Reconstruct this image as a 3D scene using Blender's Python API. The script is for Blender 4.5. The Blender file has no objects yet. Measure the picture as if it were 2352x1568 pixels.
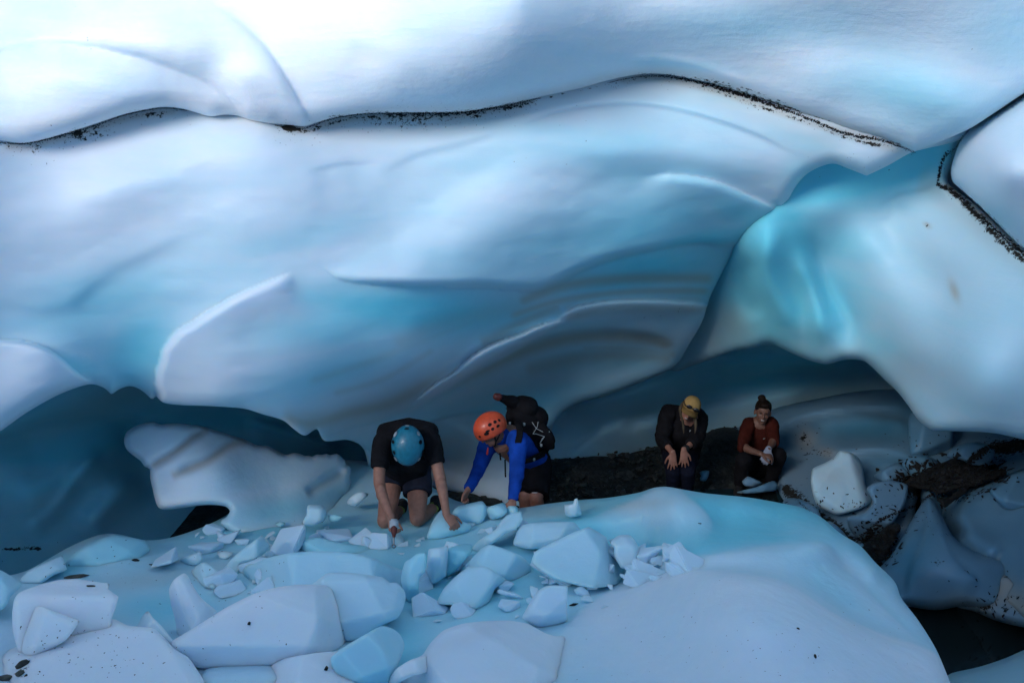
import bpy, bmesh, math, random
import numpy as np
from mathutils import Vector, Matrix
from mathutils.bvhtree import BVHTree

# ------------------------------------------------------------------ camera, sky, sun, exposure
SC = bpy.context.scene
COL = SC.collection
F = 2287.0            # focal length in units of the 2352-wide picture
PITCH = math.radians(15)
CAM = Vector((0, 0, 4.0))
cd = bpy.data.cameras.new('camera')
cam = bpy.data.objects.new('camera', cd)
COL.objects.link(cam)
cam.location = CAM
cam.rotation_euler = (math.radians(90) - PITCH, 0, 0)
cd.sensor_width = 36
cd.lens = 36 * F / 2352
cd.clip_end = 500
SC.camera = cam
SUN_EL, SUN_AZ = math.radians(20), math.radians(214)   # azimuth clockwise from +Y
w = bpy.data.worlds.new('World')
SC.world = w
w.use_nodes = True
nt = w.node_tree
sky = nt.nodes.new('ShaderNodeTexSky')
sky.sky_type = 'NISHITA'
sky.sun_disc = False
sky.sun_elevation = SUN_EL
sky.sun_rotation = SUN_AZ
sky.air_density = 1.0
sky.dust_density = .6
bg = nt.nodes['Background']
nt.links.new(sky.outputs[0], bg.inputs[0])
bg.inputs[1].default_value = 0.15
sd = bpy.data.lights.new('sun', 'SUN')
sd.energy = 2.0
sd.angle = math.radians(26)
sd.color = (1.0, .93, .94)
sun = bpy.data.objects.new('sun', sd)
COL.objects.link(sun)
dv = Vector((math.sin(SUN_AZ) * math.cos(SUN_EL), math.cos(SUN_AZ) * math.cos(SUN_EL), math.sin(SUN_EL)))
sun.rotation_euler = dv.to_track_quat('Z', 'Y').to_euler()
vs = SC.view_settings
vs.view_transform = 'Standard'
vs.look = 'None'
vs.exposure = 0.70
vs.gamma = 1
SC.cycles.use_denoising = True
SC.cycles.max_bounces = 9
SC.cycles.diffuse_bounces = 5
SC.cycles.transparent_max_bounces = 8
rnd = random.Random(7)

# ------------------------------------------------------------------ helpers
CP, SP = math.cos(PITCH), math.sin(PITCH)
def W(u, v, D):
    """point seen at (u, v) of the 2352 x 1568 picture at depth D metres"""
    x = (u - 1176) / F
    y = (784 - v) / F
    return Vector((D * x, D * (CP + y * SP), 4.0 + D * (y * CP - SP)))
def Wn(u, v, D):
    x = (u - 1176) / F
    y = (784 - v) / F
    return np.stack([D * x, D * (CP + y * SP), 4.0 + D * (y * CP - SP)], -1)
def Dz(v, z):
    """depth at which the ray through row v meets height z"""
    y = (784 - v) / F
    return (z - 4.0) / (y * CP - SP)

def tag(o, label=None, cat=None, group=None, kind=None):
    if label: o['label'] = label
    if cat: o['category'] = cat
    if group: o['group'] = group
    if kind: o['kind'] = kind
    return o
def empty(name, loc, **k):
    o = bpy.data.objects.new(name, None)
    COL.objects.link(o)
    o.location = loc
    o.empty_display_size = 0.1
    tag(o, **k)
    return o
def link(name, me, mat, parent=None, smooth=True, **k):
    o = bpy.data.objects.new(name, me)
    COL.objects.link(o)
    if mat: me.materials.append(mat)
    if smooth:
        me.polygons.foreach_set('use_smooth', [True] * len(me.polygons))
    if parent is not None:
        o.parent = parent
        o.matrix_parent_inverse = Matrix.Translation(parent.location).inverted()
    tag(o, **k)
    return o
def recentre(o):
    """put the origin of a top-level mesh at the middle of its underside"""
    me = o.data
    n = len(me.vertices)
    co = np.empty(n * 3)
    me.vertices.foreach_get('co', co)
    co = co.reshape(-1, 3)
    c = (co.min(0) + co.max(0)) / 2
    c[2] = co[:, 2].min()
    me.vertices.foreach_set('co', (co - c).ravel())
    o.location = c
    return o

# smooth value noise for numpy points
_perm = np.random.RandomState(3).rand(64, 64, 64)
def vnoise(p, scale, seed=0):
    q = p * scale + seed * 13.7
    i = np.floor(q).astype(int)
    f = q - i
    f = f * f * (3 - 2 * f)
    r = 0
    for dx in (0, 1):
        for dy in (0, 1):
            for dz in (0, 1):
                w_ = (f[:, 0] if dx else 1 - f[:, 0]) * (f[:, 1] if dy else 1 - f[:, 1]) * (f[:, 2] if dz else 1 - f[:, 2])
                r = r + w_ * _perm[(i[:, 0] + dx) % 64, (i[:, 1] + dy) % 64, (i[:, 2] + dz) % 64]
    return r * 2 - 1

def smooth_line(pts, closed=True, per=8, tension=0.5):
    P = np.array([p[:2] for p in pts], float)
    n = len(P)
    out = []
    rng = range(n) if closed else range(n - 1)
    for i in rng:
        p1, p2 = P[i], P[(i + 1) % n]
        p0 = P[(i - 1) % n] if (closed or i > 0) else p1
        p3 = P[(i + 2) % n] if (closed or i + 2 < n) else p2
        c1 = len(pts[i]) > 2       # a third value marks a sharp corner
        c2 = len(pts[(i + 1) % n]) > 2
        m1 = np.zeros(2) if c1 else (p2 - p0) * tension
        m2 = np.zeros(2) if c2 else (p3 - p1) * tension
        L = np.linalg.norm(p2 - p1)
        for m in (m1, m2):
            l = np.linalg.norm(m)
            if l > L: m *= L / l
        if c1: m1 = (p2 - p1) * .6
        if c2: m2 = (p2 - p1) * .6
        k = max(2, min(per * 4, int(L / 7)))
        for t in np.linspace(0, 1, k, endpoint=False):
            h = (2*t**3 - 3*t**2 + 1) * p1 + (t**3 - 2*t**2 + t) * m1 + (-2*t**3 + 3*t**2) * p2 + (t**3 - t**2) * m2
            out.append(h)
    if not closed: out.append(P[-1])
    return np.array(out)

def seg_dist(U, V, line, closed):
    """distance to a polyline, signed side of the nearest segment, arc parameter, nearest point"""
    A = line if closed else line[:-1]
    B = np.roll(line, -1, 0) if closed else line[1:]
    seglen = np.linalg.norm(B - A, axis=1)
    cum = np.concatenate([[0], np.cumsum(seglen)])
    best = np.full(U.shape, 1e18)
    side = np.zeros(U.shape); arc = np.zeros(U.shape)
    nu = np.zeros(U.shape); nv = np.zeros(U.shape)
    for k in range(len(A)):
        d = B[k] - A[k]
        l2 = max(d @ d, 1e-9)
        t = np.clip(((U - A[k, 0]) * d[0] + (V - A[k, 1]) * d[1]) / l2, 0, 1)
        cx = A[k, 0] + t * d[0]; cy = A[k, 1] + t * d[1]
        dd = (U - cx) ** 2 + (V - cy) ** 2
        m = dd < best
        best = np.where(m, dd, best)
        s = d[0] * (V - A[k, 1]) - d[1] * (U - A[k, 0])
        side = np.where(m, np.sign(s), side)
        arc = np.where(m, (cum[k] + t * seglen[k]) / cum[-1], arc)
        nu = np.where(m, cx, nu); nv = np.where(m, cy, nv)
    return np.sqrt(best), side, arc, nu, nv

def inside_poly(U, V, line):
    c = np.zeros(U.shape, bool)
    x1, y1 = line[:, 0], line[:, 1]
    x2, y2 = np.roll(x1, -1), np.roll(y1, -1)
    for a, b, c_, d in zip(x1, y1, x2, y2):
        if b == d: continue
        m = ((b > V) != (d > V)) & (U < (c_ - a) * (V - b) / (d - b) + a)
        c ^= m
    return c

def tps(ctrl):
    """thin-plate spline through (u, v, D) points"""
    c = np.array(ctrl, float)
    X = c[:, :2] / 1000.0
    n = len(X)
    r = np.linalg.norm(X[:, None] - X[None], axis=2)
    K = np.where(r > 0, r * r * np.log(np.maximum(r, 1e-9)), 0) + np.eye(n) * 1e-4
    Pm = np.hstack([np.ones((n, 1)), X])
    M = np.zeros((n + 3, n + 3))
    M[:n, :n] = K; M[:n, n:] = Pm; M[n:, :n] = Pm.T
    sol = np.linalg.solve(M, np.concatenate([c[:, 2], np.zeros(3)]))
    def f(U, V):
        U = np.asarray(U, float); V = np.asarray(V, float)
        o = sol[n] + sol[n + 1] * U / 1000 + sol[n + 2] * V / 1000
        for i in range(n):
            r = np.sqrt((U / 1000 - X[i, 0]) ** 2 + (V / 1000 - X[i, 1]) ** 2)
            o = o + sol[i] * r * r * np.log(np.maximum(r, 1e-9))
        return o
    return f
def sstep(x): 
    x = np.clip(x, 0, 1)
    return x * x * (3 - 2 * x)

def apply_feats(U, V, D, feats):
    for ft in feats:
        kind, pts, amp, wd = ft[:4]
        ln = smooth_line(pts, closed=False)
        d, side, arc, _, _ = seg_dist(U, V, ln, False)
        tp = ft[5] if len(ft) > 5 else .25
        taper = sstep(arc / tp) * sstep((1 - arc) / tp) if tp > 0 else 1.0
        if kind == 'ridge':
            D = D - amp * np.exp(-(d / wd) ** 2) * taper
        elif kind == 'lip':       # near side stands proud of the far side, dying away over L
            L = ft[4]
            s = d * side
            prof = np.where(s >= 0, np.exp(-np.maximum(s, 0) / L), 0) 
            edge = 1 / (1 + np.exp(-np.clip(s / wd * 4, -30, 30)))
            prof = edge * np.where(s > 0, np.exp(-s / L - (np.maximum(s, 0) / (1.5 * L)) ** 3), 1)
            D = D - amp * prof * taper
        elif kind == 'bump':
            (cu, cv), (ru, rv), ang = pts[0], pts[1], wd
            pass
    return D
def blob_mask(U, V, blobs):
    m = np.zeros(U.shape)
    for (cu, cv, ru, rv, ang, s) in blobs:
        a = math.radians(ang)
        x = (U - cu) * math.cos(a) + (V - cv) * math.sin(a)
        y = -(U - cu) * math.sin(a) + (V - cv) * math.cos(a)
        m = np.maximum(m, s * np.exp(-((x / ru) ** 2 + (y / rv) ** 2)))
    return m
def line_mask(U, V, lines):
    m = np.zeros(U.shape)
    for pts, wd, s in lines:
        ln = smooth_line(pts, closed=False)
        d, side, arc, _, _ = seg_dist(U, V, ln, False)
        if isinstance(wd, tuple):      # different spread above and below the line
            ww = np.where(side > 0, wd[0], wd[1])
        else: ww = wd
        tp = sstep(arc / .06) * sstep((1 - arc) / .06)
        m = np.maximum(m, s * np.exp(-(d / ww) ** 2) * tp)
    return m

ICE_SURF = []      # every ice mesh, for resting small things on it
def relief(name, outline, depth, step=6, rim=(40, .2), back=(200, .8), feats=(), bumps=(), noise=(),
           blue=(), blueline=(), white=(), dirt=(), dirtline=(), tan=(), tanline=(), base_blue=0.0, mat=None, fs=1.0, tens=.5, lobes=(), **k):
    ol = smooth_line(outline, tension=tens)
    u0, v0 = ol.min(0); u1, v1 = ol.max(0)
    us = np.arange(u0 - step, u1 + step * 1.5, step); vs_ = np.arange(v0 - step, v1 + step * 1.5, step)
    U, V = np.meshgrid(us, vs_)
    ins = inside_poly(U, V, ol)
    d, _, _, nu, nv = seg_dist(U, V, ol, True)
    sd_ = np.where(ins, d, -d)
    ok = sd_ > -0.45 * step
    cell = ok[:-1, :-1] & ok[1:, :-1] & ok[:-1, 1:] & ok[1:, 1:]
    used = np.zeros(ok.shape, bool)
    for a in (slice(0, -1), slice(1, None)):
        for b in (slice(0, -1), slice(1, None)):
            used[a, b] |= cell
    full = np.zeros(ok.shape, int)
    full[:-1, :-1] += cell; full[1:, :-1] += cell; full[:-1, 1:] += cell; full[1:, 1:] += cell
    bd = used & (full < 4)
    U = np.where(bd, nu, U); V = np.where(bd, nv, V)
    d = np.where(bd, 0, np.maximum(sd_, 0))
    idx = -np.ones(ok.shape, int)
    idx[used] = np.arange(used.sum())
    u = U[used]; v = V[used]; dd = d[used]; b = bd[used]
    D = depth(u, v) if callable(depth) else tps(depth)(u, v)
    D = D + fs * (apply_feats(u, v, D, feats) - D)
    for (cu, cv, ru, rv, ang, s) in bumps:
        D = D - np.sign(s) * blob_mask(u, v, [(cu, cv, ru, rv, ang, abs(s))])
    masks = []
    for lo, offs, rp_, ex in lobes:      # folds standing proud along their free edges, flowing into the wall elsewhere
        ll = smooth_line(lo)
        inn = inside_poly(u, v, ll)
        di_, _, _, _, _ = seg_dist(u, v, ll, True)
        t_ = np.clip(np.where(inn, di_, 0) / rp_, 0, 1)
        f_ = tps(offs)(u, v)
        f_ = .5 * (f_ + np.sqrt(f_ * f_ + .0009)) - .004
        D = D - np.where(inn, np.sqrt(np.maximum(0, 1 - (1 - t_) ** 2)) * np.maximum(f_, 0), 0)
        masks.append((np.where(inn, np.clip(di_ / 7, 0, 1), 0) * np.clip(f_ / .07, 0, 1), ex))
    P = Wn(u, v, D)
    for sc_, am, sq in noise:
        q = P * np.array([1, 1, sq])
        D = D + am * vnoise(q, sc_, int(sc_ * 10))
    rp, rm = rim
    t = np.clip(dd / rp, 0, 1)
    Df = D + rm * (1 - np.sqrt(np.maximum(0, 1 - (1 - t) ** 2)))
    bp, bm = back
    t2 = np.clip(dd / bp, 0, 1)
    Db = D + rm + bm * np.sqrt(np.maximum(0, 1 - (1 - t2) ** 2))
    front = Wn(u, v, Df); backp = Wn(u, v, Db)
    nfr = len(front)
    bidx = np.arange(nfr); ni = ~b
    bidx[ni] = nfr + np.arange(ni.sum())
    verts = np.vstack([front, backp[ni]])
    cj, ci = np.nonzero(cell)
    q = np.stack([idx[cj, ci], idx[cj + 1, ci], idx[cj + 1, ci + 1], idx[cj, ci + 1]], 1)
    qb = bidx[q][:, ::-1]
    # a back face whose four corners all lie on the rim would double the front one
    keep = ~(b[q].all(1))
    faces = np.vstack([q, qb[keep]])
    me = bpy.data.meshes.new(name)
    me.vertices.add(len(verts)); me.vertices.foreach_set('co', verts.ravel())
    nf = len(faces)
    me.loops.add(nf * 4); me.polygons.add(nf)
    me.loops.foreach_set('vertex_index', faces.ravel())
    me.polygons.foreach_set('loop_start', np.arange(nf) * 4)
    me.polygons.foreach_set('loop_total', np.full(nf, 4))
    me.update(calc_edges=True)
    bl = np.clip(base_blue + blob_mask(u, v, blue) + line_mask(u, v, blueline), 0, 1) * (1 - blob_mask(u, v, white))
    di = np.clip(blob_mask(u, v, dirt) + line_mask(u, v, dirtline), 0, 1)
    ta = np.clip(blob_mask(u, v, tan) + line_mask(u, v, tanline), 0, 1)
    for mk, ex in masks:
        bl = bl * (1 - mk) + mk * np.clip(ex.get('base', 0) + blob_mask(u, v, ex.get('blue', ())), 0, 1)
        ta = np.maximum(ta * (1 - mk * ex.get('clean', 0)), mk * np.clip(line_mask(u, v, ex.get('tanline', ())), 0, 1))
    c = np.stack([bl, di, ta, np.ones_like(bl)], 1)
    c = np.vstack([c, c[ni]])
    at = me.color_attributes.new('ice', 'FLOAT_COLOR', 'POINT')
    at.data.foreach_set('color', c.ravel())
    o = link(name, me, mat or ICE, **k)
    ICE_SURF.append(o)
    recentre(o)
    o['_d'] = 0
    del o['_d']
    return o

# ------------------------------------------------------------------ materials
def new_mat(name):
    m = bpy.data.materials.new(name)
    m.use_nodes = True
    n = m.node_tree
    return m, n, n.nodes['Principled BSDF']
def N(n, t, **k):
    x = n.nodes.new(t)
    for a, b in k.items(): setattr(x, a, b)
    return x
def mixc(n, fac, a, b):
    x = N(n, 'ShaderNodeMix', data_type='RGBA')
    for s, v_ in ((0, fac), (6, a), (7, b)):
        if hasattr(v_, 'links') or hasattr(v_, 'node'): n.links.new(v_, x.inputs[s])
        else: x.inputs[s].default_value = v_ if s == 0 else (*v_, 1)
    return x.outputs[2]
def math_(n, op, a, b=0.0, clamp=False):
    x = N(n, 'ShaderNodeMath', operation=op, use_clamp=clamp)
    for s, v_ in ((0, a), (1, b)):
        if hasattr(v_, 'node'): n.links.new(v_, x.inputs[s])
        else: x.inputs[s].default_value = v_
    return x.outputs[0]
def noise_(n, vec, scale, detail=3, rough=.5, dist=0):
    x = N(n, 'ShaderNodeTexNoise')
    n.links.new(vec, x.inputs['Vector'])
    x.inputs['Scale'].default_value = scale
    x.inputs['Detail'].default_value = detail
    x.inputs['Roughness'].default_value = rough
    x.inputs['Distortion'].default_value = dist
    return x.outputs[0]
def geo_pos(n):
    return N(n, 'ShaderNodeNewGeometry').outputs['Position']
def rng(n, v_, a, b, c=0, d=1):
    x = N(n, 'ShaderNodeMapRange', interpolation_type='SMOOTHSTEP')
    n.links.new(v_, x.inputs[0])
    for i, q in enumerate((a, b, c, d)): x.inputs[1 + i].default_value = q
    return x.outputs[0]

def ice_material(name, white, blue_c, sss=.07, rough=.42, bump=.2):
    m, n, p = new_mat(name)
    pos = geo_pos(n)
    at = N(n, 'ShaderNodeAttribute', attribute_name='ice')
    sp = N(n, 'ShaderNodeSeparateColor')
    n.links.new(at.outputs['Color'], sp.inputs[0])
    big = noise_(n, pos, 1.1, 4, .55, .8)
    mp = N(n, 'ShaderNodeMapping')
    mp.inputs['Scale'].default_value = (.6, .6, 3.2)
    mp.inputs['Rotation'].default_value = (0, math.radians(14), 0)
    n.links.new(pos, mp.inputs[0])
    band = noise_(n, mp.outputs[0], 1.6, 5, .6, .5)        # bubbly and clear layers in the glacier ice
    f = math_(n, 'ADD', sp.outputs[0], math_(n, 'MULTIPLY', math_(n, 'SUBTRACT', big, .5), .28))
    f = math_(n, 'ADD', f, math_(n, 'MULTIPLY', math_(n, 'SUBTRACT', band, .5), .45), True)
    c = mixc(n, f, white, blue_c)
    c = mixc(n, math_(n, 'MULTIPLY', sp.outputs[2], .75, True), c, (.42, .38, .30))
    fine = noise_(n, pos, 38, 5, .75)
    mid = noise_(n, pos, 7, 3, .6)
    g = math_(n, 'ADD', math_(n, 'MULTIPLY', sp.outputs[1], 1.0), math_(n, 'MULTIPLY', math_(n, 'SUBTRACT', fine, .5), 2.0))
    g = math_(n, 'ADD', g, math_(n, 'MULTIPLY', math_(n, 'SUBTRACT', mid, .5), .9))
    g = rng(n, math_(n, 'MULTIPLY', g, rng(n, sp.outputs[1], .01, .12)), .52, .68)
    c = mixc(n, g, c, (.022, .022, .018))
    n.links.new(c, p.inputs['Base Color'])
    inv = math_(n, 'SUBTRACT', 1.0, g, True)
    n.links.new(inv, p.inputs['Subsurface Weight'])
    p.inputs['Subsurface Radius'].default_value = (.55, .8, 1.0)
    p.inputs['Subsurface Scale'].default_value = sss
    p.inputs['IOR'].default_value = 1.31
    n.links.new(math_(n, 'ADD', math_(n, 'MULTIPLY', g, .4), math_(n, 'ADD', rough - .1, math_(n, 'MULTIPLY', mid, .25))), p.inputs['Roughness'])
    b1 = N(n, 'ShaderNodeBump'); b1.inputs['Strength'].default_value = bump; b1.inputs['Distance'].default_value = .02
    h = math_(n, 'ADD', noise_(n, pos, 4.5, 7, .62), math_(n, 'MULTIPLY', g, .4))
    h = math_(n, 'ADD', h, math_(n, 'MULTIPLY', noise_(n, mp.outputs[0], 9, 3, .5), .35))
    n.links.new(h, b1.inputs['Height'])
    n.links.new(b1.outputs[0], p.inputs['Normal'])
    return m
ICE = ice_material('glacier_ice', (.655, .76, .855), (.19, .69, .82))
CLEAR = ice_material('shade_darkened_ice', (.17, .30, .41), (.05, .22, .34), .12)  # clear, silty ice darkened further to carry the deep hollow's shade in its colour
WHITE = ice_material('bubbly_white_ice', (.76, .845, .94), (.21, .68, .81), .08, .42, .6)
CHIP = ice_material('chipped_ice', (.60, .79, .91), (.2, .55, .72), .02)

# ------------------------------------------------------------------ large structure: the glacier
def st(name, *a, **k):
    return relief(name, *a, kind='structure', **k)

# underside of the upper ice, above the dirt seam
st('ice_ceiling',
   [(-700, -900), (1176, -1000), (3000, -900), (3050, -100), (2700, 20), (2500, 120), (2352, 214), (2290, 255), (2230, 294), (2160, 325),
    (2101, 346, 1), (2030, 320), (1970, 307), (1930, 296), (1850, 264), (1780, 238), (1700, 211), (1620, 188), (1530, 171),
    (1470, 171), (1400, 184), (1330, 204), (1250, 221), (1150, 243), (1050, 257), (930, 258), (830, 261), (760, 272),
    (700, 291, 1), (660, 287), (625, 284), (575, 276), (545, 266), (515, 264), (480, 267), (420, 250), (370, 246), (290, 261),
    (220, 284), (150, 306), (60, 328), (0, 322), (-120, 300), (-700, 260)],
   [(-700, -900, 6.5), (1176, -1000, 4.0), (3000, -900, 3.8), (-300, 0, 6.2), (0, -250, 7.4), (0, 0, 6.2), (0, 130, 5.98), (300, 0, 6.1), (350, 130, 6.0), (650, 0, 5.95), (0, 300, 5.98), (400, 230, 6.12),  # top rows pulled forward out of view to cut sky from the depths
    (700, 280, 6.2), (800, 100, 5.8), (1200, -200, 5.7), (1200, 0, 5.6), (1200, 230, 6.35), (1500, 160, 6.6), (1700, 60, 6.1), (1900, 200, 6.2), (1900, 280, 6.5),
    (2100, 330, 6.3), (2100, 100, 5.75), (2300, 0, 5.4), (2340, 200, 5.8), (2700, 0, 5.4)],
   step=6, rim=(45, .13), back=(300, 1.0), mat=WHITE, base_blue=.06,
   lobes=[([(20, 100), (60, 96), (120, 95), (175, 100), (225, 106), (270, 117), (330, 132), (380, 150), (440, 172), (480, 192), (520, 222), (560, 262), (610, 292), (700, 310), (712, 285), (690, 240), (660, 190), (630, 140), (600, 100), (565, 65), (520, 30), (470, 0), (400, -60), (250, -120), (0, -120), (-60, 0)],
            [(20, 100, -.05), (120, 95, .05), (270, 117, .08), (380, 150, .09), (480, 192, .07), (600, 280, .05), (700, 290, .04), (690, 240, .05), (600, 100, .05), (470, 0, .02), (250, -120, -.2), (-60, 0, -.2), (350, 40, .06), (560, 180, .12), (150, 20, -.02)], 42, dict(base=.0))],
   feats=[('lip', [(-60, 140), (0, 115), (60, 100), (140, 97)], -.03, 14, 90, .3),
          ('lip', [(480, 10), (570, 75), (640, 160), (700, 280)], .035, 26, 120, .3), ('lip', [(700, 60), (830, 110), (960, 160), (1080, 220)], -.02, 34, 120, .35), ('ridge', [(540, 250), (600, 270), (640, 285)], .03, 20, 0, .3),
          ('ridge', [(150, 30), (350, 60), (520, 150)], .06, 70),
          ('ridge', [(800, 150), (1050, 200), (1300, 150)], .06, 60),
          ('lip', [(1400, 150), (1500, 130), (1620, 150), (1760, 200)], .03, 12, 30)],
   bumps=[(1250, 110, 380, 90, -6, .12), (1950, 90, 230, 120, 15, -.16), (2150, 230, 130, 80, 20, .10), (250, 200, 180, 50, 15, .05), (1600, 40, 160, 90, 0, .08)],
   noise=[(.9, .02, 1.6), (2.4, .008, 2)],
   blue=[(2100, 220, 220, 90, 15, .55), (1750, 60, 260, 60, 0, .35), (2350, 80, 160, 120, 0, .35), (1580, 150, 180, 16, 5, .35)],
   tanline=[([(0, 300), (250, 262), (390, 232), (560, 258), (700, 280), (900, 250)], 26, .34), ([(700, 285), (830, 256), (1050, 252), (1250, 216), (1400, 180), (1530, 166), (1650, 188), (1850, 258), (2090, 338)], 13, .5)],
   dirtline=[([(1440, 176), (1530, 178), (1640, 200), (1760, 236), (1850, 268), (1960, 308), (2090, 342)], (3, 9), .95),
             ([(700, 289), (760, 270), (830, 260), (930, 256), (1050, 256), (1150, 243), (1240, 224)], 6, .55),
             ([(150, 306), (220, 284), (290, 260), (370, 244), (430, 250)], 9, .28),
             ([(1560, 172), (1650, 190), (1740, 212), (1830, 250)], 5, .55)])

# the long arched wall under the seam, down to the gravel
WALL_D = [(-600, 200, 5.0), (0, 330, 6.15), (600, 300, 6.28), (1200, 250, 6.5), (1600, 190, 6.78), (1990, 400, 6.7), (1600, 50, 7.2), (600, 100, 6.8),
    (0, 600, 6.2), (400, 600, 6.4), (900, 560, 6.62), (1300, 480, 6.8), (1700, 470, 7.3), (1500, 620, 7.7), (1300, 620, 7.3),
    (0, 800, 6.35), (0, 960, 6.4), (150, 880, 6.5), (255, 905, 6.95), (350, 915, 7.1), (-500, 800, 5.6), (-400, 1100, 6.2),
    (600, 760, 6.62), (500, 900, 6.85), (700, 975, 7.5), (960, 830, 7.3), (960, 935, 8.3), (1268, 755, 8.0), (1250, 890, 9.2), (1500, 850, 9.3), (1560, 825, 9.3),
    (1660, 620, 8.3), (1200, 1000, 9.5), (900, 1100, 9.7), (1200, 1180, 9.4), (1400, 900, 9.4)]

LOBES = [
 ([(700, 560), (765, 632), (800, 646), (860, 652), (960, 657), (1040, 660), (1120, 661), (1185, 667), (1240, 668), (1275, 655), (1320, 632), (1400, 600), (1500, 577), (1600, 562), (1660, 566), (1700, 560), (1745, 522), (1772, 496), (1794, 481, 1), (1770, 470), (1720, 446), (1680, 428), (1640, 414), (1590, 404),
   (1540, 399), (1470, 400), (1400, 300), (1200, 240), (1000, 300), (800, 420)],
  [(700, 560, -.12), (800, 640, .06), (960, 655, .22), (1120, 660, .28), (1240, 666, .28), (1400, 600, .24), (1600, 565, .16), (1700, 560, .10), (1790, 482, .08), (1720, 446, .11), (1640, 414, .12), (1540, 399, .06), (1470, 400, -.02), (1400, 320, -.10), (1200, 300, -.10), (1000, 380, -.10), (860, 500, -.10), (1200, 240, -.3), (1000, 300, -.3), (800, 420, -.3), (1450, 300, -.2),
   (1200, 560, .17), (1450, 490, .12), (1000, 590, .10), (1620, 500, .15)], 24,
  dict(base=.18, blue=[(1450, 520, 330, 90, -14, .55), (1600, 560, 160, 40, -14, .8), (1200, 610, 260, 50, 0, .3), (1700, 490, 120, 50, 20, .6)])),
 ([(655, 630), (630, 640), (560, 668), (510, 694), (470, 718), (436, 740), (410, 755), (388, 778), (372, 802), (366, 828), (358, 850), (355, 885), (360, 907), (350, 960), (713, 1010), (770, 990), (850, 972), (900, 955), (940, 940), (985, 905),
   (1050, 868), (1120, 815), (1200, 780), (1340, 700), (1340, 600), (1100, 560), (900, 560), (740, 590)],
  [(655, 630, .03), (560, 668, .15), (470, 718, .20), (410, 755, .22), (366, 828, .24), (358, 900, .22), (480, 930, .18), (600, 950, .16), (713, 982, .18), (850, 965, .15), (940, 935, .12), (1050, 868, .02), (1120, 815, -.03), (1290, 745, -.12), (1300, 600, -.3), (1100, 600, -.3), (900, 600, -.3), (740, 600, -.25), (1000, 680, -.10), (800, 690, -.06), (700, 650, -.06),
   (560, 780, .14), (700, 850, .14), (850, 800, .05), (1000, 760, .0)], 22,
  dict(base=.0, blue=[(900, 730, 300, 60, -8, .95), (760, 850, 240, 50, -20, .6), (640, 870, 110, 45, -20, .4)], tanline=[([(640, 955), (713, 972), (800, 950), (900, 925), (1000, 870), (1100, 810)], 16, .85), ([(700, 880), (850, 830), (1000, 770), (1150, 715)], 9, .3), ([(760, 905), (880, 870), (1000, 800)], 7, .35)])),
 ([(-500, 800), (-60, 786), (0, 780), (50, 783), (90, 792), (120, 806), (150, 828), (180, 855), (215, 880), (250, 930), (150, 1000), (60, 1060), (-400, 1200)],
  [(-60, 786, .14), (50, 783, .15), (120, 806, .16), (205, 880, .05), (60, 950, .10), (0, 990, .10), (-100, 1060, .10), (-400, 1000, .05), (60, 860, .16)], 14, dict(base=.05)),
 ([(930, 965), (950, 925), (1000, 880), (1040, 856), (1075, 824), (1110, 800), (1150, 782), (1200, 764), (1240, 746), (1285, 735), (1310, 745), (1270, 780), (1225, 796), (1180, 818), (1150, 848), (1110, 870), (1070, 892), (1030, 912), (1000, 940), (970, 965)],
  [(945, 945, .02), (1060, 865, .16), (1160, 808, .17), (1300, 740, .0)], 46, dict(base=.0, clean=.8)),
 ([(1250, 760), (1310, 710), (1370, 694), (1450, 688), (1540, 690), (1625, 700), (1660, 730), (1540, 742), (1450, 740), (1380, 750), (1320, 770), (1280, 775)],
  [(1260, 760, -.03), (1370, 718, .10), (1450, 712, .11), (1560, 716, .09), (1640, 720, .0)], 40, dict(base=.1, tanline=[([(1290, 735), (1370, 712), (1450, 704), (1640, 712)], 14, .6)])),
 ([(700, 1060), (720, 984), (740, 972), (850, 930), (960, 900), (1100, 840), (1250, 800), (1400, 790), (1540, 820), (1560, 850), (1400, 930), (1330, 950), (1290, 975), (1262, 985), (1256, 1024), (1200, 1012), (1150, 962), (1060, 952), (980, 977), (900, 1034), (845, 1080)],
  [(760, 1000, .03), (850, 930, -.2), (960, 910, -.2), (1250, 810, -.2), (1400, 810, -.12), (1400, 890, .12), (1290, 948, .18), (1258, 1010, .18), (1150, 958, .06), (980, 975, .08), (860, 1030, .10), (1150, 900, .0), (1500, 840, .02), (1300, 870, .03)], 14,
  dict(base=.4, blue=[(1150, 920, 200, 50, -10, .45)], tanline=[([(1330, 860), (1430, 845), (1530, 850)], 10, .45)]))]
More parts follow.
